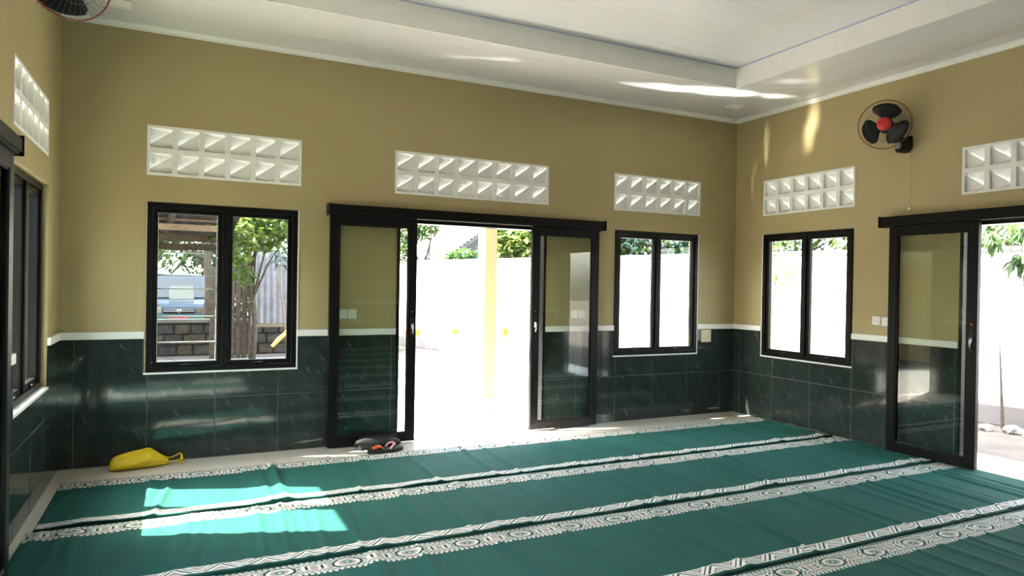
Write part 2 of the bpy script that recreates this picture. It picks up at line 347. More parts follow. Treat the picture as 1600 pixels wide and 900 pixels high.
for side in ('back', 'right', 'left', 'front'):
    a0, a1 = SPAN[side]; f = FR(side)
    if side in ('back', 'front'): a0 -= TH; a1 += TH
    hs_ = sum(HOLES[side].values(), [])
    As = sorted({a0, a1, *[h[0] for h in hs_], *[h[1] for h in hs_]}); Zs = sorted({0.0, HTOP, *[h[2] for h in hs_], *[h[3] for h in hs_]})
    solid = lambda a, z: a0 < a < a1 and 0 < z < HTOP and not any(h[0] < a < h[1] and h[2] < z < h[3] for h in hs_)
    mb = MB()
    def quad(*p): n = len(mb.v); mb.v.extend(p); mb.f.append((n, n+1, n+2, n+3))
    for i in range(len(As)-1):
        for j in range(len(Zs)-1):
            am, zm = (As[i]+As[i+1])/2, (Zs[j]+Zs[j+1])/2
            if not solid(am, zm): continue
            A, B_, C, D = As[i], As[i+1], Zs[j], Zs[j+1]
            for d in (0, -TH): quad(f(A, d, C), f(B_, d, C), f(B_, d, D), f(A, d, D))
            for (p, q, na, nz) in (((A, C), (B_, C), am, C-.001), ((A, D), (B_, D), am, D+.001), ((A, C), (A, D), A-.001, zm), ((B_, C), (B_, D), B_+.001, zm)):
                if not solid(na, nz): quad(f(p[0], 0, p[1]), f(q[0], 0, q[1]), f(q[0], -TH, q[1]), f(p[0], -TH, p[1]))
    me = bpy.data.meshes.new('wall_'+side); me.from_pydata([Vector(v) for v in mb.v], [], mb.f)
    bm = bmesh.new(); bm.from_mesh(me); bmesh.ops.remove_doubles(bm, verts=bm.verts, dist=1e-5); bmesh.ops.recalc_face_normals(bm, faces=bm.faces); bm.to_mesh(me); bm.free()
    me.materials.append(M['wall']); o = bpy.data.objects.new('wall_'+side, me); col.objects.link(o); WLOC[o.name_full] = Vector((0, 0, 0))
    tag(o, {'back': 'olive painted long wall with sliding door and two windows, facing the camera', 'right': 'olive painted wall on the right with fan, window and sliding door', 'left': 'olive painted wall along the left edge of the frame', 'front': 'olive painted wall behind the camera'}[side], 'wall', kind='structure')
    WALL[side] = o
    # tiled wainscot: 50 cm tiles, cut round the openings
    cuts = [(h[0]-0.012, h[1]+0.012, h[2]-0.012, h[3]) for h in HOLES[side]['win']] + [(h[0]-0.0, h[1]+0.0, -1, h[3]) for h in HOLES[side]['door']]
    lo, hi = SPAN[side]; off = 0.107 if side in ('back', 'front') else -0.112
    if side in ('left', 'right'): lo, hi = lo, hi-0.010
    edges = [lo]+[e for e in [off+0.5013*k for k in range(-24, 24)] if lo+.03 < e < hi-.03]+[hi]
    g = 0.0022; shared = {}
    wbb = MB(); wbox(wbb, side, lo, hi, 0, 0.004, 0, 0.001)
    for i in range(len(edges)-1):
        for z0, z1 in ((0.002, 0.499), (0.499, 0.998)):
            rects = [(edges[i]+g, edges[i+1]-g, z0+g, z1-g)]
            for c_ in cuts:
                out = []
                for (A, B_, C, D) in rects:
                    if c_[1] <= A or c_[0] >= B_ or c_[3] <= C or c_[2] >= D: out.append((A, B_, C, D)); continue
                    if c_[0] > A: out.append((A, c_[0], C, D))
                    if c_[1] < B_: out.append((c_[1], B_, C, D))
                    mA, mB = max(A, c_[0]), min(B_, c_[1])
                    if c_[2] > C: out.append((mA, mB, C, c_[2]))
                    if c_[3] < D: out.append((mA, mB, c_[3], D))
                rects = [r_ for r_ in out if r_[1]-r_[0] > .004 and r_[3]-r_[2] > .004]
            if not rects: continue
            t = MB(); px = 0.0105+0.0006*((i*7+int(z0*10)) % 3)
            for r_ in rects: wbox(t, side, r_[0], r_[1], 0.001, px, r_[2], r_[3])
            t.build('wall_tile', M['tile'], o, bevel=0.0012 if len(rects) == 1 else 0)
    # grout bed behind the tiles
    for r_ in [(lo, hi)]:
        segs = [(lo, hi, 0.0, 0.997)]
        for c_ in cuts:
            out = []
            for (A, B_, C, D) in segs:
                if c_[1] <= A or c_[0] >= B_ or c_[3] <= C or c_[2] >= D: out.append((A, B_, C, D)); continue
                if c_[0] > A: out.append((A, c_[0], C, D))
                if c_[1] < B_: out.append((c_[1], B_, C, D))
                mA, mB = max(A, c_[0]), min(B_, c_[1])
                if c_[2] > C: out.append((mA, mB, C, c_[2]))
            segs = out
        t = MB()
        for r2 in segs: wbox(t, side, r2[0], r2[1], -0.001, 0.0085, r2[2], r2[3])
        t.build('tile_grout', M['grout'], o)
    # white dado strip on top of the tiles
    segs = [(lo, hi)]
    for h in HOLES[side]['win']+HOLES[side]['door']:
        segs = [s_ for A, B_ in segs for s_ in (((A, h[0]-0.004), (h[1]+0.004, B_)) if A < h[0] < B_ else ((A, B_),))]
    t = MB()
    for A, B_ in segs: wbox(t, side, A, B_, 0, 0.022, 0.998, 1.056)
    t.build('dado_strip', M['white'], o, bevel=0.003)
    # ventilation panels of white breeze blocks
    vl = {('back', 0): 'white breeze-block vent panel of twelve cells above the left window of the facing wall', ('back', 1): 'long white breeze-block vent panel of sixteen cells above the open middle door', ('back', 2): 'white breeze-block vent panel above the window nearest the room corner, facing wall',
          ('right', 0): 'white breeze-block vent panel above the right-hand wall window, left of the fan', ('right', 1): 'white breeze-block vent panel above the right door, cut by the frame edge', ('left', 0): 'steeply foreshortened white breeze-block vent panel high on the left wall'}
    for k, h in enumerate(HOLES[side]['vent']):
        n = round((h[1]-h[0])/CELL); n = 6 if n < 7 else 8
        root = thing('vent_panel', f((h[0]+h[1])/2, 0, h[2]), vl.get((side, k), 'white breeze-block vent panel on the %s wall, %s' % (side, 'above the sliding door' if k == 1 else 'above the window level with the camera')), 'vent', 'breeze-block vent panels')
        cw, ch = (h[1]-h[0])/n, (h[3]-h[2])/2; first = None; mir = side in ('right', 'front')
        for i in range(n):
            for j in range(2):
                ca, cz = h[0]+cw*i, h[2]+ch*j
                if first is None:
                    t = MB(); b_ = 0.021; D0, D1 = 0.006, -0.10
                    def wb(a_, b2, z_, z2): wbox(t, side, ca+a_, ca+b2, D0, D1, cz+z_, cz+z2)
                    wb(0, b_, 0, ch); wb(cw-b_, cw, 0, ch); wb(b_, cw-b_, 0, b_); wb(b_, cw-b_, ch-b_, ch)
                    # two louvre plates meeting along the diagonal with a gap between them in depth
                    flip = 0
                    def pt(u, v, d):
                        if flip: u = 1-u
                        return Vector(f(ca+b_+u*(cw-2*b_), d, cz+b_+v*(ch-2*b_)))
                    UL = [(0, 1, -0.008), (0, 0.10, -0.072), (1, 0.80, -0.072), (1, 1, -0.030)]
                    LR = [(0, 0.20, -0.014), (0, 0.02, -0.030), (1, 0.02, -0.040), (1, 0.90, -0.014)]
                    for P_ in (UL, LR):
                        n0 = len(t.v)
                        for dd in (0, -0.012): t.v += [tuple(pt(u, v, d+dd)) for u, v, d in P_]
                        t.f += [(n0, n0+1, n0+2, n0+3), (n0+7, n0+6, n0+5, n0+4)]+[(n0+q, n0+(q+1) % 4, n0+4+(q+1) % 4, n0+4+q) for q in range(4)]
                    first = t.build('vent_block', M['vent'], root); 
                else:
                    c2 = first.copy(); col.objects.link(c2); c2.parent = root
                    o1 = Vector(f(h[0], 0, h[2])); o2 = Vector(f(ca, 0, cz)); c2.location = first.location+(o2-o1)

# ------------------------------------------------------------ floor and ceiling
fl = BX(-TH, W+TH, -L-TH, TH, -0.12, -0.008).build('floor', M['fgrout']); tag(fl, 'cream tiled floor showing as a border round the carpets', 'floor', kind='structure')
tilemesh = None
for i in range(14):
    for j in range(-1, 19):
        x0, x1 = 0.5*i, min(0.5*i+0.5, W+TH if i == 13 else 99); y1 = -0.5*j; y0 = y1-0.5
        if j == -1: y0, y1 = 0.0, TH
        x0 = 0.0 if i == 0 else x0; y0 = max(y0, -L)
        if i == 13: x1 = W
        if tilemesh and i < 13 and 0 <= j < 18:
            o = tilemesh.copy(); col.objects.link(o); o.parent = fl; o.location = (x0, y0, 0)
        elif j == -1 and not (2.4 < x0 < 4.3): continue
        else:
            if j == -1: x0, x1 = max(x0, 2.655), min(x1, 4.245)
            mb = BX(0.0012, x1-x0-0.0012, 0.0012, y1-y0-0.0012, -0.008, 0.0)
            o = mb.build('floor_tile', M['floor'], fl, bevel=0.0008); o.location = (x0, y0, 0)
            if tilemesh is None and i < 13 and j == 0: tilemesh = o
        
SOF = 0.985; ZT = 3.70
mb = MB()
X0, X1, Y0, Y1 = SOF, 5.86, -L+SOF, -0.985
mb.box(0, W, Y1, 0, H+0.012, HTOP).box(0, W, -L, Y0, H+0.012, HTOP).box(0, X0, Y0, Y1, H+0.012, HTOP).box(X1, W, Y0, Y1, H+0.012, HTOP).box(X0, X1, Y0, Y1, ZT+0.012, HTOP)
ce = mb.build('ceiling', M['white']); tag(ce, 'glossy cream panelled ceiling with a raised rectangular tray', 'ceiling', kind='structure')
def planks(x0, x1, y0, y1, z, along):
    n = round(((y1-y0) if along == 'x' else (x1-x0))/0.2)
    for k in range(n):
        if along == 'x': a, b_ = y0+(y1-y0)*k/n, y0+(y1-y0)*(k+1)/n; mb = BX(x0, x1, a+.0006, b_-.0006, z, z+0.012)
        else: a, b_ = x0+(x1-x0)*k/n, x0+(x1-x0)*(k+1)/n; mb = BX(a+.0006, b_-.0006, y0, y1, z, z+0.012)
        mb.build('ceiling_panel', M['ceil'], ce, bevel=0.001)
planks(0, W, Y1, 0, H, 'x'); planks(0, W, -L, Y0, H, 'x'); planks(0, X0, Y0, Y1, H, 'y'); planks(X1, W, Y0, Y1, H, 'y'); planks(X0, X1, Y0, Y1, ZT, 'x')
# faces of the tray step, with edge bead and shadow groove
mb = MB(); e = 0.012
mb.box(X0, X1, Y1-e, Y1+.001, H-0.004, ZT-0.001).box(X0, X1, Y0-.001, Y0+e, H-0.004, ZT-0.001).box(X0-.001, X0+e, Y0+e, Y1-e, H-0.004, ZT-0.001).box(X1-e, X1+.001, Y0+e, Y1-e, H-0.004, ZT-0.001)
mb.build('tray_step', M['white'], ce)
mb = MB()
mb.box(X0+e, X1-e, Y1-e-.006, Y1-e, ZT-0.010, ZT).box(X1-e-.006, X1-e, Y0+e, Y1-e, ZT-0.010, ZT).box(X0+e, X0+e+.006, Y0+e, Y1-e, ZT-0.010, ZT)
mb.build('tray_bead', M['bluebead'], ce)
# cornice
def cornice(name, pts):
    mb = MB()
    prof = [(0, 0), (0.0, -0.045), (0.008, -0.045), (0.012, -0.028), (0.030, -0.010), (0.046, -0.008), (0.046, 0)]
    (ax, ay), (bx, by), (nx, ny) = pts
    mb.prism(prof, lambda p, k: ((ax, bx)[k]+nx*p[0], (ay, by)[k]+ny*p[0], H+p[1]))
    tag(mb.build(name, M['white']), 'white cornice moulding where the %s wall meets the ceiling' % {'trim_1': 'facing', 'trim_2': 'right', 'trim_3': 'left', 'trim_4': 'rear'}[name], 'moulding', kind='structure')
cornice('trim_1', ((0, 0), (W, 0), (0, -1))); cornice('trim_2', ((W, 0), (W, -L), (-1, 0))); cornice('trim_3', ((0, 0), (0, -L), (1, 0))); cornice('trim_4', ((0, -L), (W, -L), (0, 1)))

for (x, y, lb) in ((6.34, -0.49, 'small square white downlight in the ceiling corner, unlit'), (0.40, -0.43, 'small square white downlight in the ceiling by the left fan, unlit')):
    r_ = thing('downlight', (x, y, H), lb, 'light', 'ceiling downlights')
    t = MB(); a, b_ = 0.085, 0.065
    t.box(x-a, x+a, y-a, y-b_, H-0.012, H).box(x-a, x+a, y+b_, y+a, H-0.012, H).box(x-a, x-b_, y-b_, y+b_, H-0.012, H).box(x+b_, x+a, y-b_, y+b_, H-0.012, H)
    t.build('bezel', M['plastic'], r_, bevel=0.002); BX(x-b_, x+b_, y-b_, y+b_, H-0.006, H-0.001).build('diffuser', M['plastic'], r_)

# ------------------------------------------------------------ windows
wl = {('back', 0): 'black framed two-pane window on the left of the facing wall, view of shed and tree', ('back', 1): 'black framed two-pane window near the corner of the facing wall', ('right', 0): 'black framed two-pane window in the right wall under the vent', ('left', 0): 'black framed window seen edge-on in the left wall', ('right', 1): 'black framed window at the far end of the right wall', ('left', 1): 'black framed window at the far end of the left wall', ('front', 0): 'black framed window in the rear wall, first', ('front', 1): 'black framed window in the rear wall, second'}
wi = 0
for side in ('back', 'right', 'left', 'front'):
    for k, (a0, a1, z0, z1) in enumerate(HOLES[side]['win']):
        wi += 1; f = FR(side); root = thing('window_%d' % wi, f((a0+a1)/2, 0, z0), wl[(side, k)], 'window', None, 'structure')
        if side == 'right': ao, a_, b_ = 0, a0, a1
        rc = 0.045 if (side, k) == ('left', 0) else 0.0
        fw_, D0, D1 = 0.042, 0.012-rc, -0.075-rc
        am = (a0+a1)/2; g_ = 0.004
        A, B_, C, D = a0+g_, a1-g_, z0+g_, z1-g_
        t = MB()
        wbox(t, side, A, B_, D0, D1, D-fw_, D); wbox(t, side, A, B_, D0, D1, C, C+fw_); wbox(t, side, A, A+fw_, D0, D1, C+fw_, D-fw_); wbox(t, side, B_-fw_, B_, D0, D1, C+fw_, D-fw_)
        t.build('window_frame', M['frame'], root, bevel=0.003)
        wbox(MB(), side, am-0.02, am+0.02, D0, D1, C+fw_, D-fw_).build('mullion', M['frame'], root, bevel=0.003)
        t = MB(); wbox(t, side, a0-0.010, a1+0.010, 0.0, 0.013, z0-0.012, z0+0.003); wbox(t, side, a1-0.002, a1+0.009, 0.0, 0.010, z0, z1) if side != 'left' else None
        t.build('plaster_edge', M['white'], root)
        for (s0, s1) in ((A+fw_, am-0.02), (am+0.02, B_-fw_)):
            sw = 0.036; t = MB(); e0, e1 = -0.004-rc, -0.048-rc; s0 += .001; s1 -= .001; c0, c1 = C+fw_+.001, D-fw_-.001
            wbox(t, side, s0, s1, e0, e1, c1-sw, c1); wbox(t, side, s0, s1, e0, e1, c0, c0+sw); wbox(t, side, s0, s0+sw, e0, e1, c0+sw, c1-sw); wbox(t, side, s1-sw, s1, e0, e1, c0+sw, c1-sw)
            sh = t.build('sash', M['frame'], root, bevel=0.004)
            wbox(MB(), side, s0+sw-.004, s1-sw+.004, -0.024-rc, -0.028-rc, c0+sw-.004, c1-sw+.004).build('pane', M['glass'], sh)
            mid = (s0+s1)/2; t = MB(); wbox(t, side, mid-0.03, mid+0.03, 0.006-rc, -0.004-rc, c0+0.006, c0+0.020); wbox(t, side, mid-0.05, mid+0.008, 0.014-rc, 0.006-rc, c0+0.010, c0+0.018)
            t.build('window_catch', M['rubber'], sh, bevel=0.002)
        if (side, k) == ('back', 0):      # thin bars outside the left pane
            for zb in (1.70, 1.51, 1.40, 1.17, 0.955): wbox(MB(), side, a0+.08, am-.06, -0.105, -0.115, zb-0.005, zb+0.005).build('bar', M['ring'], root)
            t = MB(); wbox(t, side, a0+.078, a0+.084, -0.103, -0.117, z0+.05, z1-.05); wbox(t, side, am-.064, am-.058, -0.103, -0.117, z0+.05, z1-.05); t.build('bar_upright', M['ring'], root)
        if rc: wbox(MB(), side, a0+.002, a1-.002, 0.012, -rc+.010, z0, z0+.006).build('inner_sill', M['white'], root)
        # outside sill
        wbox(MB(), side, a0-0.02, a1+0.02, -TH-0.0, -TH-0.05, z0-0.05, z0).build('outer_sill', M['white'], root, bevel=0.004)

# ------------------------------------------------------------ sliding doors (panels slid open in front of the wall)
di = 0
DP = {'back': ((2.005, 4.899), (2.021, 2.821), (4.036, 4.836)), 'right': ((-4.98, -1.964), (-2.842, -2.052), (-4.93, -4.14)), 'left': ((-5.05, -2.130), (-3.0, -2.185), (-5.0, -4.2)), 'front': ((2.0, 4.9), (2.02, 2.82), (4.04, 4.84))}
dl = {'back': 'black framed double sliding glass door standing open in the facing wall', 'right': 'black framed sliding glass door in the right wall, open at the frame edge', 'left': 'black framed sliding glass door at the far left edge of the frame', 'front': 'black framed sliding glass door in the rear wall'}
for side in ('back', 'right', 'left', 'front'):
    if not HOLES[side]['door']: continue
    di += 1; f = FR(side); (h0, h1), pA, pB = DP[side]; (a0, a1, z0, z1) = HOLES[side]['door'][0]
    root = thing('door_%d' % di, f((a0+a1)/2, 0, 0), dl[side], 'door', None, 'structure')
    hd = wbox(MB(), side, h0, h1, 0.0, 0.125, 2.078, 2.168).build('track_cover', M['frame'], root, bevel=0.012)
    t = MB()
    for e_ in (h0-0.004, h1-0.004): wbox(t, side, e_, e_+0.008, 0.0, 0.132, 2.072, 2.174)
    t.build('end_cap', M['frame'], root, bevel=0.002)
    t = MB(); wbox(t, side, a0, a0+0.03, 0.012, -TH, 0, z1-.03); wbox(t, side, a1-0.03, a1, 0.012, -TH, 0, z1-.03); wbox(t, side, a0, a1, 0.012, -TH, z1-0.03, z1)
    t.build('door_frame', M['frame'], root, bevel=0.002)
    for n_, (p0, p1) in enumerate((pA, pB)):
        zb, zt = 0.012, 2.075; sw = 0.082; d0, d1 = 0.055, 0.100
        t = MB(); wbox(t, side, p0, p0+sw, d0, d1, zb, zt); wbox(t, side, p1-sw, p1, d0, d1, zb, zt); wbox(t, side, p0+sw, p1-sw, d0, d1, zt-sw, zt); wbox(t, side, p0+sw, p1-sw, d0, d1, zb, zb+sw)
        pn = t.build('door_panel', M['frame'], root, bevel=0.003)
        wbox(MB(), side, p0+sw-.005, p1-sw+.005, 0.076, 0.081, zb+sw-.005, zt-sw+.005).build('pane', M['glass'], pn)
        # inner beading
        t = MB(); q = 0.010
        for (u0, u1, v0, v1) in ((p0+sw, p0+sw+q, zb+sw, zt-sw), (p1-sw-q, p1-sw, zb+sw, zt-sw), (p0+sw+q, p1-sw-q, zb+sw, zb+sw+q), (p0+sw+q, p1-sw-q, zt-sw-q, zt-sw)): wbox(t, side, u0, u1, 0.083, 0.094, v0, v1)
        t.build('bead', M['frame'], pn)
        inner = (p1-0.04) if abs(p1-(a0+a1)/2) < abs(p0-(a0+a1)/2) else (p0+0.04)
        t = MB(); wbox(t, side, inner-0.017, inner+0.017, 0.100, 0.106, 0.99, 1.17); t.build('lock_plate', M['blackpl'], pn, bevel=0.002)
        t = MB(); wbox(t, side, inner-0.010, inner+0.010, 0.106, 0.122, 1.055, 1.105); t.tube([f(inner, 0.114, 1.10), f(inner, 0.128, 1.08), f(inner, 0.128, 1.03), f(inner, 0.112, 1.012)], 0.006, 8)
        t.build('handle', M['steel'], pn, smooth=True)
        t = MB(); t.tube([f(inner, 0.100, 1.215), f(inner, 0.106, 1.215)], 0.008, 12); t.build('key_cylinder', M['red'], pn)
    # bottom guide under the parked panels
    t = MB(); wbox(t, side, a0-.0, a1+.0, 0.012, -0.06, 0.0, 0.006); t.build('threshold', M['steel'], root)

# ------------------------------------------------------------ exterior shell of the building
eo = MB()
E_, ZE = 0.62, 3.30
eo.box(-TH-E_, W+TH+E_, TH, TH+E_, ZE, ZE+0.10).box(-TH-E_, W+TH+E_, -L-TH-E_, -L-TH, ZE, ZE+0.10).box(-TH-E_, -TH, -L-TH, TH, ZE, ZE+0.10).box(W+TH, W+TH+E_, -L-TH, TH, ZE, ZE+0.10)
o = eo.build('trim_5', M['white'], bevel=0.01); tag(o, 'flat white eave running round the outside of the building', 'eave', kind='structure')
o = BX(-TH-0.1, W+TH+0.1, -L-TH-0.1, TH+0.1, HTOP, HTOP+0.12).build('roof', M['concrete']); tag(o, 'flat roof slab over the hall', 'roof', kind='structure')

# ------------------------------------------------------------ carpets
def wr(x, seed, rnd):
    pass
def carpet(y0, x0, x1, seed, label, fine=True):
    rnd = random.Random(seed); wd = 1.036
    nx = int((x1-x0)/(0.0125 if fine else 0.05)); ny = 26 if fine else 10
    ridges = [(rnd.uniform(x0, x1), rnd.uniform(0.012, 0.034), rnd.uniform(0.003, 0.013), rnd.uniform(-0.16, 0.02), rnd.uniform(0, 1), rnd.uniform(0.35, 1.1)) for _ in range(int((x1-x0)*8))]
    waves = [(rnd.uniform(0, 6.28), rnd.uniform(4, 15), rnd.uniform(0.0006, 0.002)) for _ in range(5)]
    cols_ = []
    vs = []; fs = []
    for i in range(nx+1):
        x = x0+(x1-x0)*i/nx
        near = [r_ for r_ in ridges if abs(r_[0]-x) < 0.36]
        base = sum(a*(1+math.sin(x*k+p)) for p, k, a in waves)
        ex = 0.003*math.sin(x*2.1+seed)+0.001*math.sin(x*6.3+seed*2)
        for j in range(ny+1):
            t = j/ny; z = 0.004+base*(0.4+0.6*t)
            for (c, s_, h, sk, tc, tw) in near:
                d = (x-(c+sk*(t-tc)))/s_
                if abs(d) < 3: z += h*math.exp(-d*d)*math.exp(-((t-tc)/tw)**2)
            if t > 0.9: z += (t-0.9)*10*(0.004+0.006*max(0, math.sin(x*9+seed)*math.sin(x*3.3+1.7*seed)))
            if j == 0: z = max(0.003, z*0.5)
            vs.append((x-x0, -wd*t-ex*(0.3+0.7*t), z))
    for i in range(nx):
        for j in range(ny): a = i*(ny+1)+j; fs.append((a, a+1, a+ny+2, a+ny+1))
    top = len(vs)
    # rim going down to the floor so that the carpet has thickness
    rim = [i*(ny+1) for i in range(nx+1)]+[nx*(ny+1)+j for j in range(1, ny+1)]+[i*(ny+1)+ny for i in range(nx-1, -1, -1)]+[j for j in range(ny-1, 0, -1)]
    for r_ in rim: v = vs[r_]; vs.append((v[0], v[1], 0.001))
    for k in range(len(rim)): k2 = (k+1) % len(rim); fs.append((rim[k], rim[k2], top+k2, top+k))
    me = bpy.data.meshes.new('prayer_carpet'); me.from_pydata(vs, [], fs); me.update()
    bm = bmesh.new(); bm.from_mesh(me); bmesh.ops.recalc_face_normals(bm, faces=bm.faces); bm.to_mesh(me); bm.free()
    for p in me.polygons[:nx*ny]: p.use_smooth = True
    me.materials.append(M['carpet']); o = bpy.data.objects.new('prayer_carpet', me); col.objects.link(o); o.location = (x0, y0, 0); WLOC[o.name_full] = Vector((x0, y0, 0))
    return tag(o, label, 'carpet', 'green prayer carpets')
cl = ['green prayer carpet roll farthest from the camera, beside the open back door', 'green prayer carpet roll second from the facing wall, crossed by the sun patch', 'green prayer carpet roll third from the facing wall, reaching the right door panel', 'green prayer carpet roll fourth from the facing wall, cut by the bottom right edge',
      'green prayer carpet roll beneath the camera', 'green prayer carpet roll just behind the camera', 'green prayer carpet roll second behind the camera', 'green prayer carpet roll nearest the rear wall']
xs0 = [0.085, 0.055, 0.05, 0.06, 0.05, 0.06, 0.05, 0.05]; xs1 = [6.735, 6.80, 6.815, 6.81, 6.8, 6.8, 6.8, 6.8]
cp = [carpet(-0.435-1.046*k, xs0[k], xs1[k], 11+k, cl[k], k < 5) for k in range(8)]
t = MB(); t.tube([(6.742, -0.62-0.05*k, 0.020+0.008*math.sin(k*1.1)) for k in range(18)], [0.010+0.006*(k % 3 == 1)+0.0006*k for k in range(18)], 8)
tag(t.build('turned_edge', M['rubber'], cp[0], smooth=True), 'black turned-up backing edge', None)

# ------------------------------------------------------------ wall fans
def fan(side, base, c, nrm, label, spin):
    root = thing('wall_fan', base, label, 'fan', 'red and black wall fans')
    n = Vector(nrm).normalized(); zz = Vector((0, 0, 1)); ux = zz.cross(n).normalized(); uz = n.cross(ux)
    T = Matrix((ux, uz, n)).transposed().to_4x4(); T.translation = Vector(c)      # local z = facing direction, y = up
    f = FR(side); P = lambda x, y, z: T @ Vector((x, y, z))
    Rr = 0.218
    circ = lambda r_, z, N=40: [P(r_*math.cos(2*math.pi*k/N), r_*math.sin(2*math.pi*k/N), z) for k in range(N)]
    MB().tube(circ(Rr, 0.0), 0.0048, 8, True).build('rim', M['redrim'], root, smooth=True)
    fr_, bk = MB(), MB()
    for k in range(44):
        t = 2*math.pi*k/44; cs, sn = math.cos(t), math.sin(t)
        fr_.tube([P(cs*r_, sn*r_, z) for r_, z in ((0.05, 0.052), (0.14, 0.048), (0.21, 0.030), (Rr, 0.0))], 0.0009, 4)
        bk.tube([P(cs*r_, sn*r_, z) for r_, z in ((0.06, -0.085), (0.15, -0.080), (0.215, -0.045), (Rr, 0.0))], 0.0009, 4)
    fr_.tube(circ(0.145, 0.048, 30), 0.0014, 4, True); bk.tube(circ(0.15, -0.080, 30), 0.0014, 4, True)
    fr_.build('front_guard', M['wire'], root); bk.build('rear_guard', M['wire'], root)
    MB().lathe([(0.055, 0.048), (0.060, 0.056), (0.054, 0.064), (0.03, 0.069), (0.004, 0.070)], T, 28).build('hub_cap', M['red'], root, smooth=True)
    MB().lathe([(0.030, -0.075), (0.038, -0.05), (0.038, 0.0), (0.030, 0.02), (0.01, 0.028)], T, 20).build('spinner', M['blackpl'], root, smooth=True)
    MB().lathe([(0.030, -0.20), (0.060, -0.185), (0.068, -0.15), (0.068, -0.10), (0.055, -0.082)], T, 24).build('motor_housing', M['blackpl'], root, smooth=True)
    for b_ in range(3):
        a = R(spin+120*b_); vs = []; nn = 9
        for i in range(nn):
            t = i/(nn-1); r_ = 0.030+0.165*t
            w0 = -0.35-0.42*math.sin(t*2.6); w1 = 0.45+0.42*math.sin(t*2.2)
            if t > 0.95: w0 += 0.25; w1 -= 0.1
            for j in range(6):
                q = j/5; an = a+w0+(w1-w0)*q; vs.append(P(r_*math.cos(an), r_*math.sin(an), -0.025+0.050*(q-0.5)*(0.5+t*.5)+0.006*math.sin(q*3.14)))
        me_ = MB(); k0 = len(vs); me_.v = [tuple(v) for v in vs]+[tuple(v-n*0.0025) for v in vs]
        for i in range(nn-1):
            for j in range(5):
                q0 = i*6+j; me_.f.append((q0, q0+1, q0+7, q0+6)); me_.f.append((k0+q0, k0+q0+6, k0+q0+7, k0+q0+1))
        rim = [i*6 for i in range(nn)]+[(nn-1)*6+j for j in range(1, 6)]+[i*6+5 for i in range(nn-2, -1, -1)]+[j for j in range(4, 0, -1)]
        for k in range(len(rim)): k2 = (k+1) % len(rim); me_.f.append((rim[k], rim[k2], k0+rim[k2], k0+rim[k]))
        me_.build('blade', M['blackpl'], root, smooth=True)
    # bracket: wall plate, neck, control box
    bx_, by_, bz_ = base; a = by_
    wbox(MB(), side, a-0.030, a+0.030, 0.0, 0.03, bz_-0.05, bz_+0.07).build('wall_plate', M['blackpl'], root, bevel=0.006)
    t = MB(); mt_ = P(0, 0, -0.17); t.tube([f(a, 0.025, bz_+0.02), f(a, 0.10, bz_+0.02), tuple((Vector(f(a, 0.10, bz_+0.03))+mt_)/2+Vector((0, 0, -0.02))), tuple(mt_)], [0.026, 0.026, 0.024, 0.028], 12)
    t.build('neck', M['blackpl'], root, smooth=True)
    wbox(MB(), side, a-0.040, a+0.040, 0.03, 0.16, bz_-0.085, bz_+0.045).build('control_box', M['blackpl'], root, bevel=0.012)
    mk = Matrix.Translation(f(a, 0.16, bz_-0.030)) @ (Matrix.Rotation(R(-90 if side == 'right' else 90), 4, 'Y'))
    MB().lathe([(0.030, 0), (0.030, 0.010), (0.024, 0.018), (0.010, 0.020)], mk, 20).build('knob', M['greypl'], root, smooth=True)
    t = MB(); t.tube([f(a-0.005, 0.01, bz_-0.075), f(a-0.006, 0.008, bz_-0.3), f(a-0.008, 0.008, bz_-0.58)], 0.0022, 6); t.build('cord', M['beige'], root)
    t = MB(); wbox(t, side, a-0.018, a+0.003, 0.0, 0.010, bz_-0.60, bz_-0.58); t.build('cord_clip', M['plastic'], root)
fan('right', (W, -2.17, 2.83), (6.60, -2.085, 3.00), (-0.86, -0.50, -0.10), 'black wall fan with red hub high on the right wall', 78)
fan('left', (0, -2.235, 2.93), (0.30, -2.10, 3.015), (0.55, -0.80, -0.10), 'wall fan at the top left corner, only its lower rim in view', 20)

# ------------------------------------------------------------ sockets
def socket(side, a, z, w_, h_, d0, label, mat='plastic', kind='socket'):
    f = FR(side); root = thing('wall_socket', f(a, d0, z), label, kind, None)
    wbox(MB(), side, a-w_/2, a+w_/2, d0, d0+0.010, z-h_/2, z+h_/2).build('plate', M[mat], root, bevel=0.003)
    t = MB(); wbox(t, side, a-w_*.32, a+w_*.32, d0+0.010, d0+0.013, z-h_*.32, z+h_*.32); t.build('insert', M[mat], root, bevel=0.001)
    if kind == 'socket':
        t = MB()
        for s_ in (-1, 1): t.tube([f(a+s_*0.009, d0+0.0125, z), f(a+s_*0.009, d0+0.0138, z)], 0.003, 8)
        t.build('pin_hole', M['rubber'], root)
socket('back', 2.165, 1.190, 0.072, 0.082, 0, 'white power socket behind the left glass panel, left one of the pair')
socket('back', 2.247, 1.190, 0.078, 0.086, 0, 'white light switch plate behind the left glass panel, right one of the pair', kind='switch')
socket('back', 4.60, 1.180, 0.085, 0.085, 0, 'white power socket behind the glass panel right of the door opening, left one')
socket('back', 4.695, 1.180, 0.085, 0.085, 0, 'white power socket behind the glass panel right of the door opening, right one')
socket('right', -1.87, 1.195, 0.085, 0.085, 0, 'white power socket on the olive wall left of the right door')
socket('right', -1.968, 1.188, 0.085, 0.085, 0, 'white switch plate partly hidden by the right door panel', kind='switch')
socket('back', 6.395, 0.918, 0.150, 0.145, 0.011, 'beige square cover plate on the dark tiles near the corner', 'beige', 'cover plate')

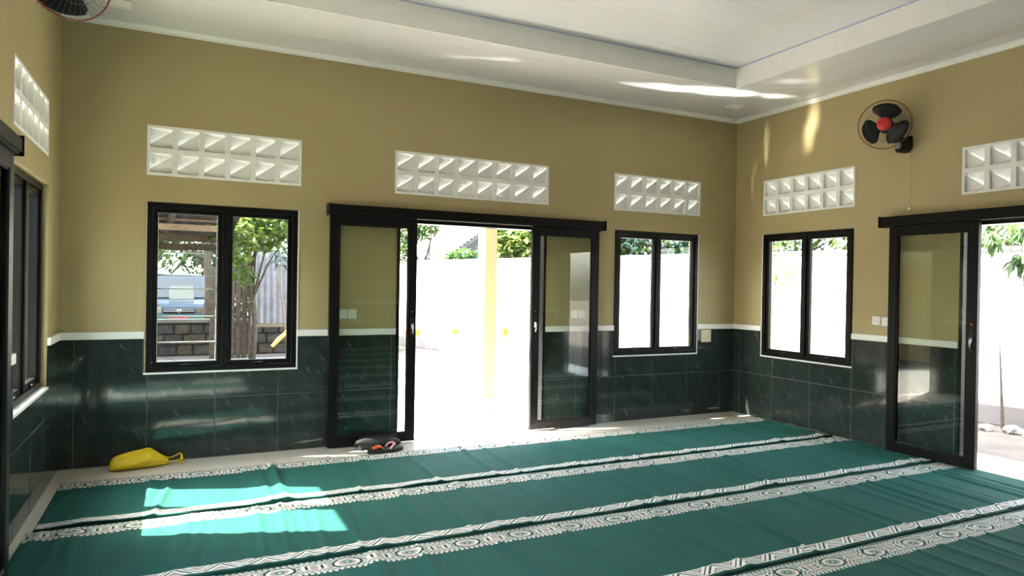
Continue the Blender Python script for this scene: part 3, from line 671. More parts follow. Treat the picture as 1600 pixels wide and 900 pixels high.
# ------------------------------------------------------------ yellow bag
def bag():
    root = thing('plastic_bag', (0.62, -0.16, 0), 'crumpled yellow plastic bag lying on the floor against the dark tiles', 'bag')
    rnd = random.Random(4)
    # body: flattened, folded sack; rows along x, closed section in y/z
    prof = [(0.372, .02, .035, -.185), (0.378, .055, .085, -.18), (0.40, .080, .108, -.172), (0.44, .09, .120, -.165), (0.50, .09, .128, -.160), (0.55, .088, .130, -.152), (0.60, .082, .134, -.145), (0.645, .080, .142, -.14), (0.665, .074, .128, -.138), (0.69, .058, .100, -.136), (0.72, .040, .078, -.134), (0.75, .024, .058, -.134), (0.765, .012, .046, -.134)]
    seg = 28; t = MB()
    for i, (x, ry, h, yc) in enumerate(prof):
        for k in range(seg):
            a = 2*math.pi*k/seg; fold = 1+0.10*math.sin(4*a+i*.25)*(1 if math.sin(a) > -0.3 else 0)+0.11*math.sin(7*a+i*.7)+0.05*rnd.uniform(-1, 1)
            y = yc+ry*math.cos(a)*fold; s_ = math.sin(a); z = (h*0.5+h*0.5*(abs(s_)**0.8)*(1 if s_ > 0 else -1)*(fold if s_ > 0 else 1))
            t.v.append((x+0.012*math.sin(3*a+i), min(y, -0.025), max(0.003, z)))
    for i in range(len(prof)-1):
        for k in range(seg): k2 = (k+1) % seg; t.f.append((i*seg+k, i*seg+k2, (i+1)*seg+k2, (i+1)*seg+k))
    t.f.append(tuple(reversed(range(seg)))); n0 = (len(prof)-1)*seg; t.f.append(tuple(n0+k for k in range(seg)))
    o = t.build('bag_body', M['bag'], root, smooth=True); md = o.modifiers.new('s', 'SUBSURF'); md.levels = 1; md.render_levels = 1
    def strap(pts, w_):
        t = MB(); n = len(pts)
        for i, p in enumerate(pts):
            p = Vector(p); d = (Vector(pts[min(i+1, n-1)])-Vector(pts[max(i-1, 0)])).normalized(); s_ = d.cross(Vector((0, .6, .8))).normalized()
            ww = w_*(1+0.25*math.sin(i*1.7))
            t.v += [tuple(p+s_*ww), tuple(p+Vector((0, -.004, .007))), tuple(p-s_*ww), tuple(p-Vector((0, -.003, .006)))]
        for i in range(n-1):
            for k in range(4): k2 = (k+1) % 4; t.f.append((i*4+k, i*4+k2, i*4+4+k2, i*4+4+k))
        t.f.append((3, 2, 1, 0)); q = (n-1)*4; t.f.append((q, q+1, q+2, q+3))
        o = t.build('bag_handle', M['bag'], root, smooth=True); md = o.modifiers.new('s', 'SUBSURF'); md.levels = 1; md.render_levels = 1
    strap([(0.71, -.13, .085), (0.745, -.13, .060), (0.785, -.125, .050), (0.815, -.12, .062), (0.845, -.115, .078), (0.862, -.115, .082), (0.868, -.13, .05), (0.86, -.14, .02)], 0.021)
    strap([(0.70, -.165, .045), (0.74, -.16, .030), (0.78, -.155, .028), (0.82, -.15, .030), (0.85, -.145, .036), (0.885, -.14, .030), (0.898, -.15, .014)], 0.024)
    strap([(0.82, -.15, .026), (0.85, -.165, .014), (0.885, -.17, .010)], 0.018)
bag()

# ------------------------------------------------------------ sandals by the left door panel
def sandal(loc, rz, s_, label, strap_=True):
    root = thing('sandal', loc, label, 'sandal', 'sandals at the door'); root.rotation_euler = (0, 0, rz)
    WLOC[root.name_full] = Vector((0, 0, 0))
    out = []; N = 28
    for k in range(N):
        a = 2*math.pi*k/N; x = 0.15*math.cos(a); wdt = 0.050+0.012*math.cos(a)-0.007*math.cos(2*a); out.append((x*s_, wdt*math.sin(a)*s_))
    o = MB().prism(out, lambda p, k: (p[0], p[1], 0.0 if k == 0 else 0.030+0.012*max(0, -p[0]/.15))).build('sole', M['foam'], root, bevel=0.005)
    if strap_:
        MB().tube([(0.02, -0.052, .030), (0.05, -.045, .060), (0.075, -.02, .070), (0.095, .0, .042)], [.008, .009, .009, .006], 8).build('strap', M['pink'], root, smooth=True)
        MB().tube([(0.02, 0.052, .030), (0.05, .045, .062), (0.075, .02, .072), (0.095, .0, .042)], [.008, .009, .009, .006], 8).build('strap', M['pink'], root, smooth=True)
        t = MB(); pts = []
        for i in range(7):
            for j in range(5): pts.append((-0.12+0.015*i, -0.035+0.016*j, 0.040+0.030*math.sin(i*.52)*math.sin((j+1)*.52)+0.006*math.sin(i*2.1+j*1.7)))
        t.v = pts+[(x, y, z-0.006) for x, y, z in pts]
        for i in range(6):
            for j in range(4): a = i*5+j; t.f.append((a, a+1, a+6, a+5)); t.f.append((35+a, 35+a+5, 35+a+6, 35+a+1))
        rim = [i*5 for i in range(7)]+[30+j for j in range(1, 5)]+[i*5+4 for i in range(5, -1, -1)]+[3, 2, 1]
        for k in range(len(rim)): k2 = (k+1) % len(rim); t.f.append((rim[k], rim[k2], 35+rim[k2], 35+rim[k]))
        tag(t.build('lining', M['redorange'], root, smooth=True), 'orange fabric flap', None)
    else:
        t = MB()
        for i in range(9):
            a = math.pi*i/8
            for x in (-0.02, 0.08): t.v.append((x, 0.062*math.cos(a), 0.028+0.055*math.sin(a)))
            for x in (0.075, -0.015): t.v.append((x, 0.055*math.cos(a), 0.028+0.049*math.sin(a)))
        for i in range(8):
            for k in range(4): k2 = (k+1) % 4; t.f.append((i*4+k, i*4+k2, i*4+4+k2, i*4+4+k))
        t.f += [(0, 1, 2, 3), (32, 33, 34, 35)]
        t.build('upper_strap', M['foam'], root, smooth=True)
sandal((2.47, -0.375, 0.001), R(8), 1.12, 'black sandal with orange and pink straps lying nearest the carpet by the door')
bn = thing('cloth_pouch', (2.45, -0.215, 0), 'soft black pouch slumped against the foot of the left door panel', 'pouch')
t = MB(); rnd = random.Random(2); NA, NB = 20, 9
for i in range(NB):
    u = i/(NB-1); rr = math.sin(math.pi*(0.06+0.88*u))**0.45
    for k in range(NA):
        a = 2*math.pi*k/NA; f_ = 1+0.06*math.sin(3*a+i)+0.05*rnd.uniform(-1, 1)
        t.v.append((2.235+0.42*u+0.01*math.sin(a*2+i), -0.21+0.075*rr*math.cos(a)*f_, max(0.002, 0.054+0.056*rr*math.sin(a)*f_-0.012*u)))
for i in range(NB-1):
    for k in range(NA): k2 = (k+1) % NA; t.f.append((i*NA+k, i*NA+k2, (i+1)*NA+k2, (i+1)*NA+k))
t.f.append(tuple(reversed(range(NA)))); t.f.append(tuple((NB-1)*NA+k for k in range(NA)))
o = t.build('pouch_body', M['foam'], bn, smooth=True); md = o.modifiers.new('s', 'SUBSURF'); md.levels = 1; md.render_levels = 1
MB().tube([(2.27, -0.285, .03), (2.255, -.30, .045), (2.275, -.305, .018), (2.30, -.30, .010)], [.009, .011, .010, .006], 8).build('pull_tab', M['greypl'], bn, smooth=True)
BX(2.28, 2.62, -0.212, -0.206, 0.092, 0.112).build('zip_seam', M['rubber'], bn, bevel=.002)

# ------------------------------------------------------------ outside
ZG = -0.20
def nrm2(a, b): d = Vector((b[0]-a[0], b[1]-a[1], 0)); return d.normalized()
o = BX(-60, 60, -60, 60, ZG-0.3, ZG).build('ground', simple('dusty_ground', (0.115, 0.095, 0.08), 0.95, nscale=2.5, bmp=0.5, c2=(0.075, 0.062, 0.052))); tag(o, 'bare dusty yard ground outside the hall', 'ground', kind='structure')
# porch slab right round the hall with tiles
pb = MB(); pb.box(-1.3, W+0.80, TH, 2.3, ZG, -0.038).box(W+TH, W+0.80, -L-1, TH, ZG, -0.038).box(-1.3, -TH, -L-1, TH, ZG, -0.038)
pp = pb.build('porch', M['fgrout']); tag(pp, 'raised porch of pale tiles round the outside of the hall', 'porch', kind='structure')
src = None
spots = [(-1.3+0.5*i, TH+0.005+0.43*j, 0.5, 0.43) for i in range(17) for j in range(5)]
for (x, y, sx_, sy_) in spots:
    if x+0.5 > W+0.81: continue
    if src is None: src = BX(0.0015, sx_-.0015, 0.0015, sy_-.0015, -0.038, -0.028).build('porch_tile', M['outtile'], pp, bevel=0.001); src.location = (x, y, 0)
    else: c2 = src.copy(); col.objects.link(c2); c2.parent = pp; c2.location = (x, y, 0)
src2 = None
for j in range(22):
    y = -0.35-0.5*j
    if src2 is None: src2 = BX(0.0015, .5985, 0.0015, .4985, -0.038, -0.028).build('porch_tile', M['outtile'], pp, bevel=0.001); src2.location = (W+0.18, y, 0)
    else: c2 = src2.copy(); col.objects.link(c2); c2.parent = pp; c2.location = (W+0.18, y, 0)

# boundary wall (oblique) with kerb planter in front
n_ = Vector((0.955, 0.298, 0)).normalized(); dr = Vector((-n_.y, n_.x, 0))
P0 = Vector((0.82, -6.22, 0))+n_*11.0
def slab(o_, s0, s1, d0, d1, z0, z1, mb=None):
    mb = mb or MB(); n0 = len(mb.v)
    for z in (z0, z1):
        for s_, d_ in ((s0, d0), (s1, d0), (s1, d1), (s0, d1)): p = o_+dr*s_+n_*d_; mb.v.append((p.x, p.y, z))
    mb.f += [tuple(n0+i for i in q) for q in ((3, 2, 1, 0), (4, 5, 6, 7), (0, 1, 5, 4), (1, 2, 6, 5), (2, 3, 7, 6), (3, 0, 4, 7))]; return mb
bw = thing('boundary_wall', tuple(P0+dr*8+Vector((0, 0, ZG))), 'high whitewashed boundary wall glaring white beyond the doors', 'wall')
slab(P0, -4, 22.5, 0, 0.14, ZG, 2.04).build('wall_face', M['bound'], bw); slab(P0, -4, 22.5, -0.03, 0.17, 2.04, 2.10).build('coping', M['bound'], bw, bevel=0.01)
kb = bw
slab(P0, -4, 22, -0.55, -0.43, ZG, 0.05).build('kerb_stone', M['kerb'], kb, bevel=0.01); slab(P0, -4, 22, -0.43, -0.0, ZG, 0.0).build('soil', M['stone'], kb)

# porch column and beam, rope with ribbons
r_ = thing('porch_column', (4.205, 1.4, -0.03), 'square cream porch column standing outside the open middle door', 'column')
BX(4.12, 4.29, 1.30, 1.50, -0.028, 3.30).build('shaft', simple('cream_column_paint', (0.27, 0.225, 0.135), 0.6, var=0.04), r_, bevel=0.01); BX(4.095, 4.315, 1.275, 1.525, -0.028, 0.12).build('plinth', M['outwall'], r_, bevel=0.008)
rp = thing('ribbon_rope', (3.4, 1.515, 0.92), 'thin rope with orange ribbons strung across the porch outside', 'rope')
MB().tube([(1.9+0.3*k, 1.506, 0.915+0.02*math.cos(k*0.9)) for k in range(19)], 0.004, 5).build('line', M['plastic'], rp)
for (x, w_, h_) in ((3.33, 0.12, 0.10), (3.83, 0.09, 0.07), (4.50, 0.08, 0.13), (3.22, 0.05, 0.09)):
    t = MB(); t.v = [(x-w_/2, 1.49, .93), (x+w_/2, 1.485, .94), (x+w_*.4, 1.48, .93-h_*.6), (x+w_*.1, 1.49, .93-h_), (x-w_*.3, 1.47, .93-h_*.7)]; t.v += [(a, b_+.004, c) for a, b_, c in t.v]
    t.f = [(0, 1, 2, 3, 4), (9, 8, 7, 6, 5)]+[(k, (k+1) % 5, 5+(k+1) % 5, 5+k) for k in range(5)]; t.build('ribbon', M['orange'], rp)
t = MB(); t.tube([(1.90, 1.46, 0.965), (1.86, 1.45, 0.91), (1.80, 1.44, 0.86), (1.73, 1.44, 0.78)], [0.014, .020, .022, .016], 6); t.build('ribbon', M['orange'], rp)
MB().tube([(1.91, 1.5, -0.028), (1.90, 1.5, 0.97)], 0.008, 8).build('stake', M['ring'], rp)

# leaves
def leaves(mb, pts, size, rnd, droop=0.3, spread=1.0):
    for p in pts:
        p = Vector(p); a = rnd.uniform(0, 6.283); el = rnd.uniform(-0.9, 0.6)-droop
        d = Vector((math.cos(a)*math.cos(el), math.sin(a)*math.cos(el), math.sin(el))); s_ = d.cross(Vector((rnd.uniform(-.4, .4), rnd.uniform(-.4, .4), 1))).normalized(); nn = s_.cross(d)
        l = size*rnd.uniform(.7, 1.3); w_ = l*0.17*spread; n0 = len(mb.v)
        mb.v += [tuple(p), tuple(p+d*l*.45+s_*w_), tuple(p+d*l), tuple(p+d*l*.45-s_*w_), tuple(p+d*l*.5-nn*w_*.35)]
        mb.f += [(n0, n0+1, n0+4), (n0+1, n0+2, n0+4), (n0+2, n0+3, n0+4), (n0+3, n0, n0+4)]
def cloud(c, r_, n, rnd, shell=0.45):
    out = []
    while len(out) < n:
        v = Vector((rnd.uniform(-1, 1), rnd.uniform(-1, 1), rnd.uniform(-1, 1))); l = v.length
        if l > 1 or l < shell*rnd.random(): continue
        out.append((c[0]+v.x*r_[0], c[1]+v.y*r_[1], c[2]+v.z*r_[2]))
    return out
def tree(loc, h, blobs, mat, n, size, label, seed, name='tree', group='trees beyond the boundary wall', cat='tree', spread=1.4, tr=0.12, droop=.2):
    rnd = random.Random(seed); x, y, z = loc; root = thing(name, loc, label, cat, group)
    t = MB(); top = (x+0.2, y+0.1, z+h); t.tube([(x, y, z), (x+.05, y, z+h*.35), (x-.04, y+.05, z+h*.7), top], [tr*1.3, tr, tr*.8, tr*.4], 9)
    for (c, r_) in blobs:
        b0 = Vector((x, y, z+h*rnd.uniform(.45, .75))); c_ = Vector(c); t.tube([b0, b0.lerp(c_, .5)+Vector((0, 0, .1)), c_], [tr*.5, tr*.35, tr*.12], 6)
    t.build('trunk', M['bark'], root, smooth=True)
    mb = MB(); tot = sum(r_[0]*r_[1]*r_[2] for c, r_ in blobs)
    for (c, r_) in blobs: leaves(mb, cloud(c, r_, max(20, int(n*r_[0]*r_[1]*r_[2]/tot)), rnd), size, rnd, droop, spread)
    o = mb_fast(mb, 'foliage', M[mat], root); o['kind'] = 'stuff'
    return root
def mb_fast(mb, name, mat, root):
    base = WLOC.get(root.name_full, Vector((0, 0, 0))); me = bpy.data.meshes.new(name); me.from_pydata([tuple(Vector(v)-base) for v in mb.v], [], mb.f); me.materials.append(mat)
    o = bpy.data.objects.new(name, me); col.objects.link(o); o.parent = root; return o
def wallpt(s_, d_, z=0.0): p = P0+dr*s_+n_*d_; return (p.x, p.y, z)
TR = [(-2.0, 1.9, 'leaf_y', 'yellow green tree above the wall beyond the right door opening'), (1.2, 2.2, 'leaf', 'mid green tree above the wall between right door and right window'), (4.2, 2.0, 'leaf_y', 'yellow green tree above the wall seen through the right window'),
      (7.0, 2.3, 'leaf', 'bushy green tree above the wall seen through the corner window'), (8.8, 2.0, 'leaf_b', 'bluish green tree above the wall left of the corner window view'), (10.4, 2.4, 'leaf_y', 'bright leafy tree above the wall right of the porch column'),
      (-4.5, 2.6, 'leaf', 'green tree above the wall farthest to the right')]
for k, (s_, d_, mt_, lb) in enumerate(TR):
    c = wallpt(s_, d_, ZG); rnd = random.Random(k+50)
    bl = [((c[0]+rnd.uniform(-1.2, 1.2), c[1]+rnd.uniform(-1.2, 1.2), rnd.uniform(2.0, 3.7)), (rnd.uniform(.9, 1.3), rnd.uniform(.9, 1.3), rnd.uniform(.6, .9))) for _ in range(6)]
    tree(c, 3.0, bl, mt_, 2600, 0.20, lb, 60+k)
# tree left of the house
c = wallpt(15.75, 0.5, ZG); tree(c, 3.0, [((c[0]-.05, c[1], 3.15), (.50, .42, .42)), ((c[0]-.45, c[1]+.2, 3.0), (.45, .4, .5)), ((c[0]-.6, c[1]+.1, 2.4), (.35, .3, .3)), ((c[0]+.2, c[1]-.1, 3.45), (.45, .4, .25))], 'leaf', 3600, 0.12, 'olive green tree in front of the pale house roof, left of it', 91, tr=.05)
c = wallpt(14.5, 0.8, ZG); tree(c, 2.2, [((c[0], c[1], 2.25), (.45, .40, .22))], 'leaf', 400, 0.17, 'small green shrub in front of the grey gable', 92, tr=.04)
c = wallpt(12.75, 0.9, ZG); tree(c, 2.6, [((c[0], c[1], 2.5), (.65, .6, .45)), ((c[0]+.3, c[1]-.5, 2.7), (.6, .6, .45)), ((c[0]-.2, c[1]+.1, 2.95), (.5, .5, .3))], 'leaf_y', 900, 0.26, 'bright broad-leaved tree just right of the porch column, above the wall', 93, tr=.05, spread=1.7)

# house with gable behind the wall
sv = Vector((-0.8, -0.6, 0)); gv = Vector((0.6, -0.8, 0)); Ecr = Vector((7.80, 12.65, 2.18))
hr = thing('house', (9.5, 14.5, ZG), 'neighbouring house with a bleached tiled roof and grey gable wall', 'house')
Rdg = Ecr-sv*3.0+Vector((0, 0, 1.30)); E2 = Ecr-sv*6.0
bk = -gv*7.0
def slope(a, b_, c, d, th=0.10):
    t = MB(); nn = (b_-a).cross(d-a).normalized(); 
    if nn.z < 0: nn = -nn
    t.v = [tuple(p) for p in (a, b_, c, d)]+[tuple(p-nn*th) for p in (a, b_, c, d)]; t.f = [(0, 1, 2, 3), (7, 6, 5, 4), (0, 4, 5, 1), (1, 5, 6, 2), (2, 6, 7, 3), (3, 7, 4, 0)]
    return t, nn
for (e_, rg) in ((Ecr, Rdg), (E2, Rdg)):
    t, nn = slope(e_, rg, rg+bk, e_+bk); t.build('roof_slope', M['gable'], hr)
    t = MB(); rows, cols2 = 14, 28; slp = rg-e_
    for i in range(rows):
        a = e_+slp*(i/rows); b_ = e_+slp*((i+1.12)/rows)
        for j in range(cols2):
            j0 = bk*(j/cols2); j1 = bk*((j+.93)/cols2); n0 = len(t.v)
            t.v += [tuple(p) for p in (a+j0+nn*.07, a+j1+nn*.07, b_+j1+nn*.015, b_+j0+nn*.015, a+j0, a+j1)]; t.f += [(n0, n0+1, n0+2, n0+3), (n0, n0+4, n0+5, n0+1)]
    mb_fast(t, 'roof_tiles', M['roof'], hr)['kind'] = 'stuff'
inn = -gv*0.45
t = MB(); q = [Ecr-sv*.5+inn, E2+sv*.5+inn, Rdg+inn-Vector((0, 0, .15))]; b1 = [Vector((p.x, p.y, ZG)) for p in q[:2]]
poly = [b1[0], b1[1], q[1]+Vector((0, 0, -.02)), q[2], q[0]+Vector((0, 0, .3))]
t.v = [tuple(p) for p in poly]+[tuple(p-gv*6.0) for p in poly]; t.f = [(0, 1, 2, 3, 4), (9, 8, 7, 6, 5)]+[(k, (k+1) % 5, 5+(k+1) % 5, 5+k) for k in (0, 1, 4)]
t.build('gable_wall', M['gable'], hr)

# ---- things seen through the left window
lw = thing('retaining_wall', (1.5, 10.5, ZG), 'low rough stone wall across the yard beyond the left window', 'wall')
rnd = random.Random(8); y_ = 10.35
BX(-6, 5.8, y_+0.05, y_+0.32, ZG, 0.52).build('mortar_core', M['stone'], lw)
BX(-6, 5.8, y_-0.02, y_+0.36, 0.52, 0.60).build('coping', M['concrete'], lw, bevel=0.012)
st_m = [simple('wall_stone_%d' % k, tuple(v*.45 for v in c), 0.95, nscale=9, bmp=.6, c2=tuple(v*.25 for v in c)) for k, c in enumerate(((.14, .12, .10), (.17, .13, .09), (.10, .095, .09)))]
for row in range(3):
    x = -1.2+rnd.uniform(-.1, .1)
    while x < 4.6:
        w_ = rnd.uniform(.26, .48); z0 = ZG+0.01+row*0.235
        BX(x, x+w_-.025, y_+rnd.uniform(-.01, .02), y_+.06, z0, z0+0.215).build('stone', st_m[rnd.randrange(3)], lw, bevel=0.02); x += w_
# grey paving
pv = thing('yard_paving', (0.8, 6, ZG), 'shaded grey paving outside the left window', 'paving')
BX(-1.5, 5.0, 2.35, 9.2, ZG, ZG+0.03).build('bed', M['kerb'], pv); src = None
for i in range(14):
    for j in range(15):
        x, y = -0.9+0.42*i, 2.7+0.42*j
        if src is None: src = BX(.006, .414, .006, .414, ZG+.03, ZG+.06); src = src.build('paver', M['paver'], pv, bevel=.006); base0 = src.location.copy(); src.location = base0+Vector((x, y, 0))
        else: c2 = src.copy(); col.objects.link(c2); c2.parent = pv; c2.location = base0+Vector((x, y, 0))
# shed
sh = thing('open_shed', (-0.3, 5.5, ZG), 'old open timber shed roof at the top left of the left window view', 'shed')
for (x, y) in ((-2.2, 4.8), (-2.2, 8.0), (1.62, 8.0)): MB().tube([(x, y, ZG+.06), (x+.02, y, 1.2), (x, y, 2.3)], [.06, .055, .05], 8).build('post', M['wood'], sh)
def zr(y): return 2.62-0.075*(y-3.0)
BX(-2.5, 1.52, 4.95, 5.05, zr(5)-.27, zr(5)-.18).build('beam', M['wood_l'], sh, bevel=.006)
BX(-2.5, 1.72, 7.9, 8.0, zr(8)-.22, zr(8)-.10).build('beam', M['wood'], sh, bevel=.006); BX(-2.5, 1.5, 6.5, 6.58, zr(6.5)-.24, zr(6.5)-.12).build('beam', M['wood'], sh, bevel=.006)
for k in range(8):
    x = -2.3+0.52*k; t = MB(); sl = 0.5 if k % 2 else -0.3
    t.tube([(x, 3.1, zr(3.1)-.07), (x+sl*.4, 5.5, zr(5.5)-.075), (x+sl, 8.3, zr(8.3)-.08)], .045, 6); t.build('rafter', M['wood'], sh)
for k in range(9):
    y = 3.2+0.6*k; BX(-2.6, 1.55, y, y+.06, zr(y)-.035, zr(y)-.005).build('batten', M['wood_l'] if k % 3 == 1 else M['wood'], sh)
for k in range(7):
    t = MB(); x0 = -2.7+0.62*k; N = 14
    for i in range(N+1):
        for yy in (3.0, 8.4): x = x0+0.66*i/N; t.v.append((x, yy, zr(yy)+0.012*math.cos(i*math.pi/2*1.0)+0.012+(k % 2)*.006))
    for i in range(N): t.f.append((2*i, 2*i+1, 2*i+3, 2*i+2))
    o = t.build('roof_sheet', M['rust'], sh); md = o.modifiers.new('t', 'SOLIDIFY'); md.thickness = .003
# corrugated sheet fence and planks
cf = thing('corrugated_fence', (2.6, 9.0, ZG), 'pale lilac corrugated sheet leaning behind the bushy tree', 'fence')
t = MB(); N = 36
for i in range(N+1):
    x = 2.20+1.15*i/N; y = 9.0+0.022*math.cos(i*math.pi/2); t.v += [(x, y, 0.58), (x, y+.05, 2.08)]
for i in range(N): t.f.append((2*i, 2*i+1, 2*i+3, 2*i+2))
o = t.build('sheet', M['sheet'], cf); md = o.modifiers.new('t', 'SOLIDIFY'); md.thickness = .004
for x in (2.22, 3.3): BX(x-.04, x+.04, 9.05, 9.13, ZG, 2.0).build('post', M['wood'], cf)
BX(2.2, 3.35, 9.02, 9.06, 0.50, 0.60).build('rail', M['wood_l'], cf)
pf = thing('plank_fence', (1.9, 9.3, ZG), 'dark weathered plank fence left of the pale corrugated sheet', 'fence'); rnd = random.Random(5)
for k in range(7):
    x = 1.42+0.125*k; BX(x, x+.105, 9.28, 9.31, ZG+.02, 1.75+rnd.uniform(-.15, .12)).build('plank', M['wood'], pf, bevel=.003)
BX(1.40, 2.3, 9.31, 9.36, 1.2, 1.28).build('rail', M['wood'], pf); BX(1.40, 2.3, 9.31, 9.36, .2, .28).build('rail', M['wood'], pf)

# car facing us behind the low wall
def car():
    cx, y0, z0 = 0.86, 15.7, ZG+0.05
    root = thing('car', (cx, y0+2, ZG), 'parked blue-grey car facing the hall, cloth under its windscreen', 'car')
    prof = [(0, .28), (-.02, .50), (.02, .78), (.12, .90), (.85, 1.05), (1.65, 1.72), (2.1, 1.80), (3.6, 1.76), (4.1, 1.2), (4.2, .9), (4.2, .28)]
    t = MB()
    def half(y, z): return 0.84 if z < 1.05 else 0.84-0.16*(z-1.05)/.7
    n = len(prof)
    for s_ in (-1, 1): t.v += [(cx+s_*half(y, z)*(0.93 if y < .1 else 1), y0+y, z0+z) for y, z in prof]
    t.f = [tuple(range(n))[::-1], tuple(range(n, 2*n))]+[(k, (k+1) % n, n+(k+1) % n, n+k) for k in range(n)]
    t.build('body', M['carpaint'], root, bevel=0.04, smooth=False)
    def fr(x0, x1, z_0, z_1, y, name, mat, bv=.01, dy=.03): return BX(cx+x0, cx+x1, y0+y-dy, y0+y+dy, z0+z_0, z0+z_1).build(name, mat, root, bevel=bv)
    # windscreen glass lying on the slope
    t = MB(); a, b_ = (0.86, 1.065), (1.60, 1.68); t.v = [(cx-.72, y0+a[0]-.01, z0+a[1]+.02), (cx+.72, y0+a[0]-.01, z0+a[1]+.02), (cx+.62, y0+b_[0]-.01, z0+b_[1]+.02), (cx-.62, y0+b_[0]-.01, z0+b_[1]+.02)]
    t.v += [(x, y+.03, z-.03) for x, y, z in t.v]; t.f = [(0, 1, 2, 3), (7, 6, 5, 4), (0, 4, 5, 1), (1, 5, 6, 2), (2, 6, 7, 3), (3, 7, 4, 0)]; t.build('windscreen', M['carglass'], root)
    t = MB()
    q = [(cx-.27, y0+.60, z0+1.03), (cx+.40, y0+.60, z0+1.03), (cx+.37, y0+.98, z0+1.42), (cx-.27, y0+.98, z0+1.42)]
    t.v = q+[(x, y-.01, z+.012) for x, y, z in q]; t.f = [(3, 2, 1, 0), (4, 5, 6, 7), (0, 1, 5, 4), (1, 2, 6, 5), (2, 3, 7, 6), (3, 0, 4, 7)]; t.build('cloth', M['sunshade'], root)
    fr(-.42, .42, .64, .80, -.02, 'grille', M['blackpl']); fr(-.40, .40, .70, .715, -.055, 'grille_bar', M['chrome'], .003, .01); fr(-.40, .40, .76, .772, -.045, 'grille_bar', M['chrome'], .003, .01)
    for s_ in (-1, 1): fr(min(s_*.46, s_*.76), max(s_*.46, s_*.76), .66, .82, .0, 'headlamp', M['chrome'])
    MB().lathe([(.055, 0), (.055, .02), (.03, .03)], Matrix.Translation((cx, y0-.06, z0+.72)) @ Matrix.Rotation(R(90), 4, 'X'), 16).build('emblem', M['chrome'], root)
    fr(-.80, .80, .46, .60, -.05, 'bumper', M['tealpl'], .03, .06); fr(-.26, .26, .46, .58, -.12, 'number_plate', M['plate'], .004, .01)
    for s_ in (-1, 1):
        for yy in (.75, 3.4): MB().lathe([(.30, -.1), (.33, -.07), (.33, .07), (.30, .1)], Matrix.Translation((cx+s_*.76, y0+yy, ZG+.33)) @ Matrix.Rotation(R(90), 4, 'Y'), 24).build('wheel', M['rubber'], root)
        BX(cx+s_*.86-.07, cx+s_*.86+.07, y0+1.0, y0+1.1, z0+1.08, z0+1.22).build('wing_mirror', M['carpaint'], root, bevel=.02)
car()

an = thing('annex', (-6, 5.5, ZG), 'neighbouring olive annex building to the left of the yard, reflected in the door glass', 'building')
BX(-9, -3.3, 2.8, 9.5, ZG, 2.9).build('wall_block', M['wall'], an); BX(-9.4, -2.9, 2.4, 9.9, 2.9, 3.05).build('roof', M['rust'], an)
# trees around the left window view
tree((2.0, 6.6, ZG+.06), 2.6, [((1.85, 6.3, 2.35), (.55, .5, .35)), ((2.35, 6.4, 2.55), (.5, .5, .35)), ((1.70, 6.1, 1.85), (.28, .3, .30)), ((1.85, 6.2, 1.55), (.22, .2, .16)), ((2.5, 6.6, 2.2), (.35, .4, .2)), ((2.1, 6.6, 2.95), (.7, .7, .4))], 'leaf_y', 1000, 0.19, 'bushy tree with big pale leaves in the right pane of the left window', 31, group='yard trees by the left window', spread=2.0, tr=.05)
pr = thing('sapling', (2.52, 6.0, ZG), 'thin pale sapling with drooping leaves before the corrugated sheet', 'tree')
MB().tube([(2.55, 6.0, ZG+.06), (2.50, 6.0, .6), (2.40, 6.0, 1.3), (2.38, 6.0, 1.95)], [.022, .02, .017, .012], 8).build('trunk', M['wood_l'], pr, smooth=True)
rnd = random.Random(6)
for k in range(16):
    mb = MB(); a = k*0.9; d = Vector((math.cos(a), math.sin(a), 0)); p0 = Vector((2.38, 6.0, 1.70+.02*k)); l = .26
    w_ = Vector((-d.y, d.x, 0))*.032; mid = p0+d*l*.5+Vector((0, 0, .04)); tip = p0+d*l+Vector((0, 0, -.10))
    mb.v = [tuple(p0), tuple(mid+w_), tuple(tip), tuple(mid-w_), tuple(mid+Vector((0, 0, -.012)))]; mb.f = [(0, 1, 4), (1, 2, 4), (2, 3, 4), (3, 0, 4)]; mb_fast(mb, 'leaf', M['leaf_b'], pr)
tree((1.45, 11.8, ZG), 4.0, [((.2, 12.5, 3.6), (1.4, 1.2, .8)), ((2.2, 12.2, 3.9), (1.3, 1.2, .8)), ((.45, 12.2, 2.2), (.45, .5, .35)), ((1.0, 12.2, 2.45), (.35, .4, .25)), ((3.4, 11.8, 3.3), (1.0, 1.0, .7))], 'leaf', 3000, 0.17, 'dark trunked tree standing behind the low stone wall', 32, group='yard trees by the left window', tr=.10)
tree((-4.6, 12.6, ZG), 6.5, [((-4.5, 12.5, 6.5), (2.6, 2.2, 1.8)), ((-2.6, 12.5, 5.2), (2.0, 1.8, 1.3)), ((-5.8, 10.8, 6.2), (2.4, 2.0, 1.5)), ((-3.6, 10.6, 7.2), (1.8, 1.8, 1.2)), ((-6.5, 12.5, 8.4), (2.4, 2.2, 1.4)), ((-4.8, 17.4, 6.2), (2.6, 2.2, 1.5)), ((-5.4, 15.2, 7.6), (2.2, 2.0, 1.4)), ((-5.2, 17.6, 8.2), (2.2, 2.0, 1.3)), ((-3.0, 13.0, 7.6), (2.2, 2.0, 1.4)), ((-1.2, 13.2, 6.2), (1.8, 1.6, 1.1))], 'leaf_d', 15000, 0.38, 'tall spreading tree left of the yard, out of view, added to cast shade', 33, group='yard trees by the left window', tr=.25)  # unseen tree, put in to shade the car and the low wall
